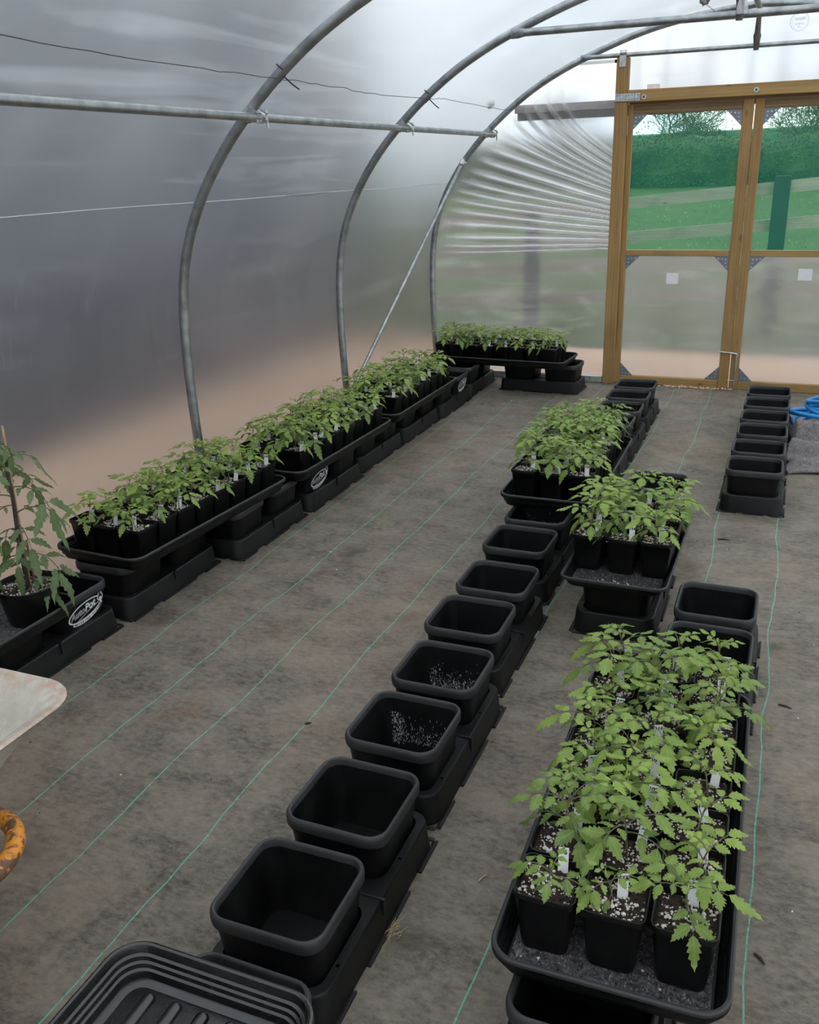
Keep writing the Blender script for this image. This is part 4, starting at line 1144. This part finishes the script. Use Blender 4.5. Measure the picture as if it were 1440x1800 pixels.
def fill_tray(key, nx, ny, x0, y0, dx, dy, rz, trayname, plants, seed, nums={}, swap=False, scf=None, tagp=.85, ztr=TZ):
    """grid of planted pots; (x0,y0) = centre of first pot in tray coords"""
    cx, cy = key; rnd = random.Random(seed); ca, sa = math.cos(rz), math.sin(rz)
    for j in range(ny):
        for i in range(nx):
            lx = x0+i*dx; ly = y0+j*dy; X = cx+lx*ca-ly*sa; Y = cy+lx*sa+ly*ca
            if not swap: rn = (ROWN[j] if j < ny-1 else 'back row'); cn = ['left', 'middle', 'right'][i]; where = '%s, %s pot' % (rn, cn)
            else: where = '%s in %s row' % (ORD[i]+' from left', ['front', 'middle', 'back'][j])
            num = nums.get((i, j))
            lab = 'tomato seedling in black pot, '+where+' of '+trayname
            if num: lab = 'tomato seedling marked '+num+' in black pot, '+where+' of '+trayname
            pl = plants(i, j, rnd)
            planted(X+rnd.uniform(-.0015, .0015), Y+rnd.uniform(-.0015, .0015), ztr+.0065 if ztr == TZ else ztr, rz+rnd.uniform(-.02, .02), lab, 'tomato seedlings in '+trayname, pl, rnd, num, tagp, scf(i, j, rnd) if scf else rnd.uniform(.9, 1.12), (.018, .03) if num else None)
def pmix(big=.6):
    def f(i, j, rnd):
        q = rnd.random(); return rnd.choice(BIG) if q < big else rnd.choice(DENSE)
    return f
def near_pl(i, j, rnd):
    if j == 0: return [SMALL[0], SMALL[1], BIG[0]][i]
    if i == 2 and j in (1, 2): return SMALL[2]
    if i == 2 and j in (3,): return SMALL[0]
    return rnd.choice(BIG+DENSE)
nums7 = {(0, 0): '96', (2, 1): '97', (2, 2): '101', (2, 3): '104', (1, 4): '116', (1, 5): '119', (0, 2): '103', (1, 1): '98', (1, 7): '221', (2, 7): '223', (2, 6): '22', (0, 6): '107', (0, 7): '228', (1, 2): '102', (0, 1): '99', (1, 3): '109'}
sc7 = lambda i, j, rnd: {(0, 0): 1.05, (1, 0): 1.0, (2, 0): 1.0}.get((i, j), rnd.uniform(.95, 1.22))
fill_tray((-.178, 1.716), 3, 8, -.1205, -.407, .1205, .1172, .018, 'foreground tray', near_pl, 7, nums7, scf=sc7, ztr=TZ+.0075)
fill_tray((-.858, 4.03), 3, 8, -.1185, -.378, .1185, .117, .01, 'centre row tray', lambda i, j, r: SMALL[1] if j == 0 and i == 0 else r.choice(DENSE+BIG), 55, {(0, 0): '202'}, scf=lambda i, j, r: r.uniform(1.0, 1.25))
fill_tray((-.447, 3.185), 3, 4, -.1165, -.178, .1165, .117, -.01, 'small shallow tray', lambda i, j, r: r.choice(BIG), 66, {(0, 0): '189', (2, 3): '210'}, scf=lambda i, j, r: r.uniform(.95, 1.15), ztr=TZ+.0075)
fill_tray((-2.268, 2.948), 3, 8, -.1185, -.396, .1185, .1165, -.055, 'near tray of left row', pmix(.5), 11, scf=lambda i, j, r: r.uniform(.8, .95) if j < 2 else r.uniform(.98, 1.2))
fill_tray((-2.197, 4.035), 3, 8, -.1185, -.405, .1185, .1160, -.02, 'middle tray of left row', pmix(.4), 12, scf=lambda i, j, r: r.uniform(.95, 1.18))
fill_tray((-2.19, 5.135), 3, 8, -.1185, -.405, .1185, .1160, 0, 'far tray of left row', pmix(.5), 13, scf=lambda i, j, r: r.uniform(.95, 1.18))
fill_tray((-1.925, 6.50), 8, 3, -.428, -.118, .1162, .118, -.055, 'end wall tray', pmix(.5), 14, swap=True, scf=lambda i, j, r: r.uniform(.95, 1.2), tagp=.3)

# crumbs of perlite on the mat of the small tray
mb = MB(); rp = random.Random(2)
for i in range(22):
    lump(mb, (-.447+rp.gauss(-.02, .05), 2.875+rp.gauss(0, .015), TZ+.008), rp.choice((.0012, .002, .003)), rp, 0)
tag(mb.build('spilt_perlite', PERL, smooth=False), 'white perlite crumbs spilt on the mat of the small tray', 'perlite', kind='stuff')
mb = MB()
for i in range(16):
    lump(mb, (-.17+rp.uniform(-.16, .16), 1.27+rp.gauss(0, .02), TZ+.008), rp.choice((.001, .0018, .0028)), rp, 0)
tag(mb.build('spilt_perlite', PERL, smooth=False), 'white perlite crumbs spilt at the near end of the foreground tray', 'perlite', kind='stuff')

# ------------------------------------------------------------------ tall staked tomatoes at the left
def round_pot_mesh(r1=.102, r0=.076, h=.128):
    mb = MB(); R = [(r0-.004, 0), (r0, .004), (r1-.006, h-.018), (r1-.001, h-.016), (r1, h-.002), (r1-.003, h), (r1-.007, h-.002), (r1-.012, h-.03)]
    mb.loft([[(r*math.cos(a), r*math.sin(a), z) for a in [2*PI*i/32 for i in range(32)]] for r, z in R], True, True); return mb.mesh('pot', GLOSSY)
RP = round_pot_mesh()
RSOIL = soil_mesh(77, .094, .108, 520, True)
def tall_tomato(x, y, label, seed, top=.6, flower=False):
    rnd = random.Random(seed); t = empty('staked_tomato_plant', (x, y, TZ+.0075), 0, label, 'tomato plant')
    link('pot', RP, t); link('soil', RSOIL, t)
    pts = [Vector((-.0, 0, .1)), Vector((.0, .0, .2)), Vector((-.006, .006, .3)), Vector((-.004, .01, .42)), Vector((-.008, .012, .52)), Vector((-.004, .012, top-.02))]
    pts = [Vector(p) for p in catmull([tuple(p) for p in pts], 4)]
    n = len(pts); mb = MB(); mb.tube(pts, [.0085-.0045*i/(n-1) for i in range(n)], 8); mb.build('stem', STEMD, t)
    mb = MB(); mb.tube([(-.004, .014, .09), (-.008, .02, .38), (-.006, .024, top+.045)], .004, 7); mb.build('stake', BAMBOO, t)
    mb = MB(); mb.tube([(.034, .0, .1), (.03, 0, .28)], .0035, 6); mb.build('thin_cane', REDCANE, t)
    mb = MB()
    spec = [(.16, .4, .14, 0.2), (.24, -2.4, .15, .1), (.24, .45, .19, .3), (.3, 2.9, .16, .25), (.36, .9, .17, .55), (.40, -2.7, .18, .35), (.43, .15, .2, .35), (.47, 2.4, .17, .5), (.50, -1.3, .14, .4), (.53, .5, .13, .55), (.55, -2.5, .14, .6), (.33, -.6, .15, .2), (.2, 2.2, .13, .2), (.45, 1.5, .16, .4), (.38, -1.6, .16, .3), (.27, -1.2, .13, 0)]
    for z, a, L, e in spec:
        k = min(n-1, max(0, int((z-.1)/(top-.12)*(n-1)))); compound(mb, pts[k], a+rnd.uniform(-.2, .2), e, L*.8, rnd, rnd.uniform(.1, .7), 3 if L > .15 else 2, 1.35, 1.8, .68)
    for i in range(8):
        a = rnd.uniform(0, 2*PI); compound(mb, pts[-1], a, .7+rnd.uniform(-.2, .5), .055, rnd, .5, 2, 2.6, .9)
    me = mb.mesh('foliage', [LEAFD, STEM]); link('foliage', me, t)
    if flower:
        mb = MB(); c = Vector((-.06, -.05, top+.05))
        for q in range(6):
            a = q*PI/3; d = Vector((math.cos(a), -.5, math.sin(a))).normalized(); mb.add([c, c+d*.012+Vector((.003*math.sin(a), 0, -.003)), c+d*.026, c+d*.012-Vector((.003*math.sin(a), 0, -.003))], [(0, 1, 2, 3)])
        mb.tube([c, c+Vector((0, -.012, 0))], .003, 5); mb.tube([pts[-2], c+Vector((0, .02, -.02)), c], .0015, 4); mb.build('flower', FLOWER, t)
    return t
tall_tomato(-2.192, 2.012, 'tall staked tomato plant with drooping dark leaves in a round black pot', 31)
tall_tomato(-2.365, 1.76, 'tall tomato plant with a yellow flower cut off by the left edge', 43, .62, True)
mb = MB(); mb.box(-.03, -.012, 0, .03, .012, .0012); mb.tube([(-.025, -.004, .0015), (.025, -.004, .0015)], .0008, 4, 1)
tag(mb.build('fallen_label', [TAGW, INK], smooth=False, loc=(-2.275, 1.84, TZ+.008), rot=(0, 0, .7)), 'white label lying flat on the mat beside the round pot', 'label')

# ------------------------------------------------------------------ wheelbarrow
t = empty('wheelbarrow', (-1.66, .85, 0), 0, 'cement-caked wheelbarrow with rusty orange frame at the left edge', 'wheelbarrow')
mb = MB()
def barrow_ring(x0, x1, y0, y1, r, z, cx=0):
    return rrect(x1-x0, y1-y0, r, z, 8, (x0+x1)/2, (y0+y1)/2)
RR = [(-.2, .2, -.22, .2, .1, .25, 0), (-.24, .235, -.30, .27, .11, .36, 0), (-.315, .325, -.43, .395, .095, .525, .4), (-.34, .355, -.455, .425, .09, .54, 1), (-.355, .368, -.465, .434, .09, .553, .9), (-.352, .365, -.463, .431, .088, .558, .8), (-.342, .352, -.455, .42, .085, .555, .9), (-.315, .32, -.43, .39, .09, .535, .35), (-.236, .231, -.296, .266, .105, .368, 0), (-.2, .2, -.22, .2, .1, .262, 0)]
mb.loft([barrow_ring(*q[:6]) for q in RR], True, True)
me = mb.mesh('pan', BARROW); a = me.attributes.new('rust', 'FLOAT', 'POINT'); vals = []
for q in RR: vals += [q[6]]*36
a.data.foreach_set('value', vals); link('pan', me, t)
mb = MB()
fr = [(.40, -1.15, .50), (.37, -.8, .42), (.34, -.35, .325), (.345, -.1, .30), (.35, .1, .30), (.335, .2, .30), (.27, .265, .30), (.15, .29, .29), (0, .30, .285), (-.15, .29, .29), (-.27, .265, .30), (-.335, .2, .30), (-.35, .1, .30), (-.34, -.35, .325), (-.37, -.8, .42), (-.40, -1.15, .50)]
mb.tube(catmull(fr, 4), .0195, 12); mb.build('frame', ORANGE, t)
for s in (-1, 1):
    mb = MB(); mb.tube(catmull([(s*.34, -.3, .32), (s*.33, -.38, .15), (s*.33, -.4, .02), (s*.33, -.5, .018), (s*.34, -.62, .1), (s*.36, -.7, .39)], 4), .016, 10); mb.build('leg', ORANGE, t)
    mb = MB(); mb.tube([(s*.395, -1.1, .488), (s*.405, -1.2, .512)], .024, 12); mb.build('grip', RUBBER, t)
    mb = MB(); mb.tube([(s*.12, .28, .29), (s*.09, .12, .19)], .012, 8); mb.build('wheel_bracket', ORANGE, t)
mb = MB(); c = Vector((0, .1, .185)); prof_w = [(.185, 0), (.18, .028), (.16, .042), (.135, .04), (.12, .025), (.12, -.025), (.135, -.04), (.16, -.042), (.18, -.028)]
mb.loft([[(w_, c.y+r*math.cos(a_), c.z+r*math.sin(a_)) for r, w_ in prof_w] for a_ in [2*PI*i/32 for i in range(33)]]); wh = mb.build('wheel', RUBBER, t)
mb = MB(); mb.tube([(-.03, c.y, c.z), (.03, c.y, c.z)], .12, 24); mb.tube([(-.1, c.y, c.z), (.1, c.y, c.z)], .01, 8); mb.build('hub', ORANGE, wh)

# ------------------------------------------------------------------ hose coil, felt pile
mb = MB(); rc = random.Random(6); pts = []
cx, cy = .33, 5.90; turns = 8
for i in range(turns*26):
    q = i/26; a = 2*PI*q; R_ = .235-.016*q+.018*math.sin(q*3.1)+.012*noise.noise(Vector((q*2.2, 1, 0)))
    ox, oy = .03*math.sin(q*1.9), .03*math.cos(q*2.6)
    pts.append((cx+ox+R_*math.cos(a)*1.05, cy+oy+R_*math.sin(a), .02+.024*q+.022*(1+math.sin(a*1.0+q*1.3))))
mb.tube(pts, .0135, 9)
hos = MB()
tp = catmull([(cx-.25, cy-.28, .02), (cx-.16, cy-.34, .018), (cx+.1, cy-.36, .018), (cx+.3, cy-.3, .02), (cx+.36, cy-.1, .03), (pts[0][0]+.02, pts[0][1]-.05, .03)], 6)
mb.tube(tp, .0135, 9)
lp = catmull([(cx+.02, cy-.05, .2), (cx-.05, cy-.16, .19), (cx+.1, cy-.2, .17), (cx+.2, cy-.05, .2), (cx+.1, cy+.1, .22), (cx-.02, cy+.05, .21), (cx-.0, cy-.08, .19)], 6)
mb.tube(lp, .0135, 9)
tag(mb.build('coiled_hose', HOSE), 'coiled bright blue hose heaped beside the right row of pots', 'hose')
mb = MB(); vs = []; nx, ny = 60, 60
for j in range(ny+1):
    for i in range(nx+1):
        u, v = i/nx, j/ny; x = .09+.65*u; y = 4.96+.66*v+.04*math.sin(u*5)
        roll = .15*math.exp(-((v-.84+.05*math.sin(u*4))/.11)**2)*(1-.2*u)
        fold = roll+.07*math.exp(-((v-.5-.18*u)/.09)**2)+.045*math.exp(-((v-.22+.1*u)/.08)**2)+.03*noise.noise(Vector((x*6, y*9, 0)))+.014*math.sin(v*26+u*6)
        edge = min(u*14, v*9, (1-v)*12, 1); z = .012+max(0, fold)*min(1, .25+edge)
        x += .05*noise.noise(Vector((v*6, 2, 0)))*(1-u)-.03*math.sin(v*3.1)*(1-u); y += .04*noise.noise(Vector((u*5, 7, 0)))*(1-v)
        vs.append((x, y, z))
I = lambda i, j: j*(nx+1)+i
mb.add(vs, [(I(i, j), I(i+1, j), I(i+1, j+1), I(i, j+1)) for j in range(ny) for i in range(nx)])
me_o = mb.build('folded_felt', FELTL)
sd = me_o.modifiers.new('thickness', 'SOLIDIFY'); sd.thickness = .009; sd.offset = -1
tag(me_o, 'crumpled grey felt matting heaped on the floor by the blue hose', 'felt')
# white plastic strips under the near centre-row bases
for (x, y, lab) in ((-.972, 2.02, 'white plastic sliver under the fourth centre-row pot on the left side'), (-.968, 1.70, 'white plastic sliver under the third centre-row pot on the left side')):
    mb = MB(); mb.bevbox(-.018, -.06, 0, .018, .06, .012, .002); tag(mb.build('plastic_strip', CRUMPLE, smooth=False, loc=(x, y, 0.0), rot=(0, 0, .05)), lab, 'strip')

# ------------------------------------------------------------------ floor litter
def twig(x, y, L, a, r, m, lab, nm='twig'):
    mb = MB(); d = Vector((math.cos(a), math.sin(a), 0)); s = Vector((-d.y, d.x, 0))
    mb.tube([d*(-L/2)+Vector((0, 0, r)), s*L*.06+Vector((0, 0, r*1.3)), d*(L/2)+Vector((0, 0, r))], [r, r*1.2, r*.5], 6)
    tag(mb.build(nm, m, loc=(x, y, 0)), lab, nm.replace('_', ' '))
twig(-.155, 3.93, .05, .1, .003, DEAD, 'short dark twig on the floor left of the front right-row pot')
twig(.12, 2.62, .04, -.3, .003, DEAD, 'small dark leaf curl on the floor right of the foreground tray', 'dead_leaf')
twig(.09, 1.60, .03, -.8, .003, DEAD, 'small dark curled leaf beside the near end of foreground tray', 'dead_leaf')
twig(-1.21, 2.05, .02, .6, .003, DEAD, 'dark crumb on the open floor left of the centre row', 'dead_leaf')
twig(-.52, 1.62, .03, 1.2, .002, DRY, 'short straw stalk between centre row and foreground tray', 'straw')
mb = MB(); rr2 = random.Random(8)
for i in range(26):
    a = rr2.gauss(1.2, .5); L = rr2.uniform(.02, .055); x, y = rr2.gauss(0, .008), rr2.gauss(0, .02); z = rr2.uniform(.001, .01)
    mb.tube([(x-L/2*math.cos(a), y-L/2*math.sin(a), .001), (x, y, z), (x+L/2*math.cos(a+.3), y+L/2*math.sin(a+.3), z)], .0006, 4)
tag(mb.build('straw_tuft', DRY, loc=(-.655, 1.40, 0)), 'little tuft of dry straw beside the nearest centre-row base', 'straw')
mb = MB(); rl = random.Random(12)
for i in range(150):
    x, y = rl.uniform(-1.95, .5), rl.uniform(.8, 6.5); lump(mb, (x, y, .001), rl.choice((.0012, .0018, .0028)), rl, 0 if rl.random() < .45 else 1)
tag(mb.build('floor_crumbs', [PERL, DEAD], smooth=False), 'scattered crumbs of perlite and dirt on the ground cover', 'crumbs', kind='stuff')
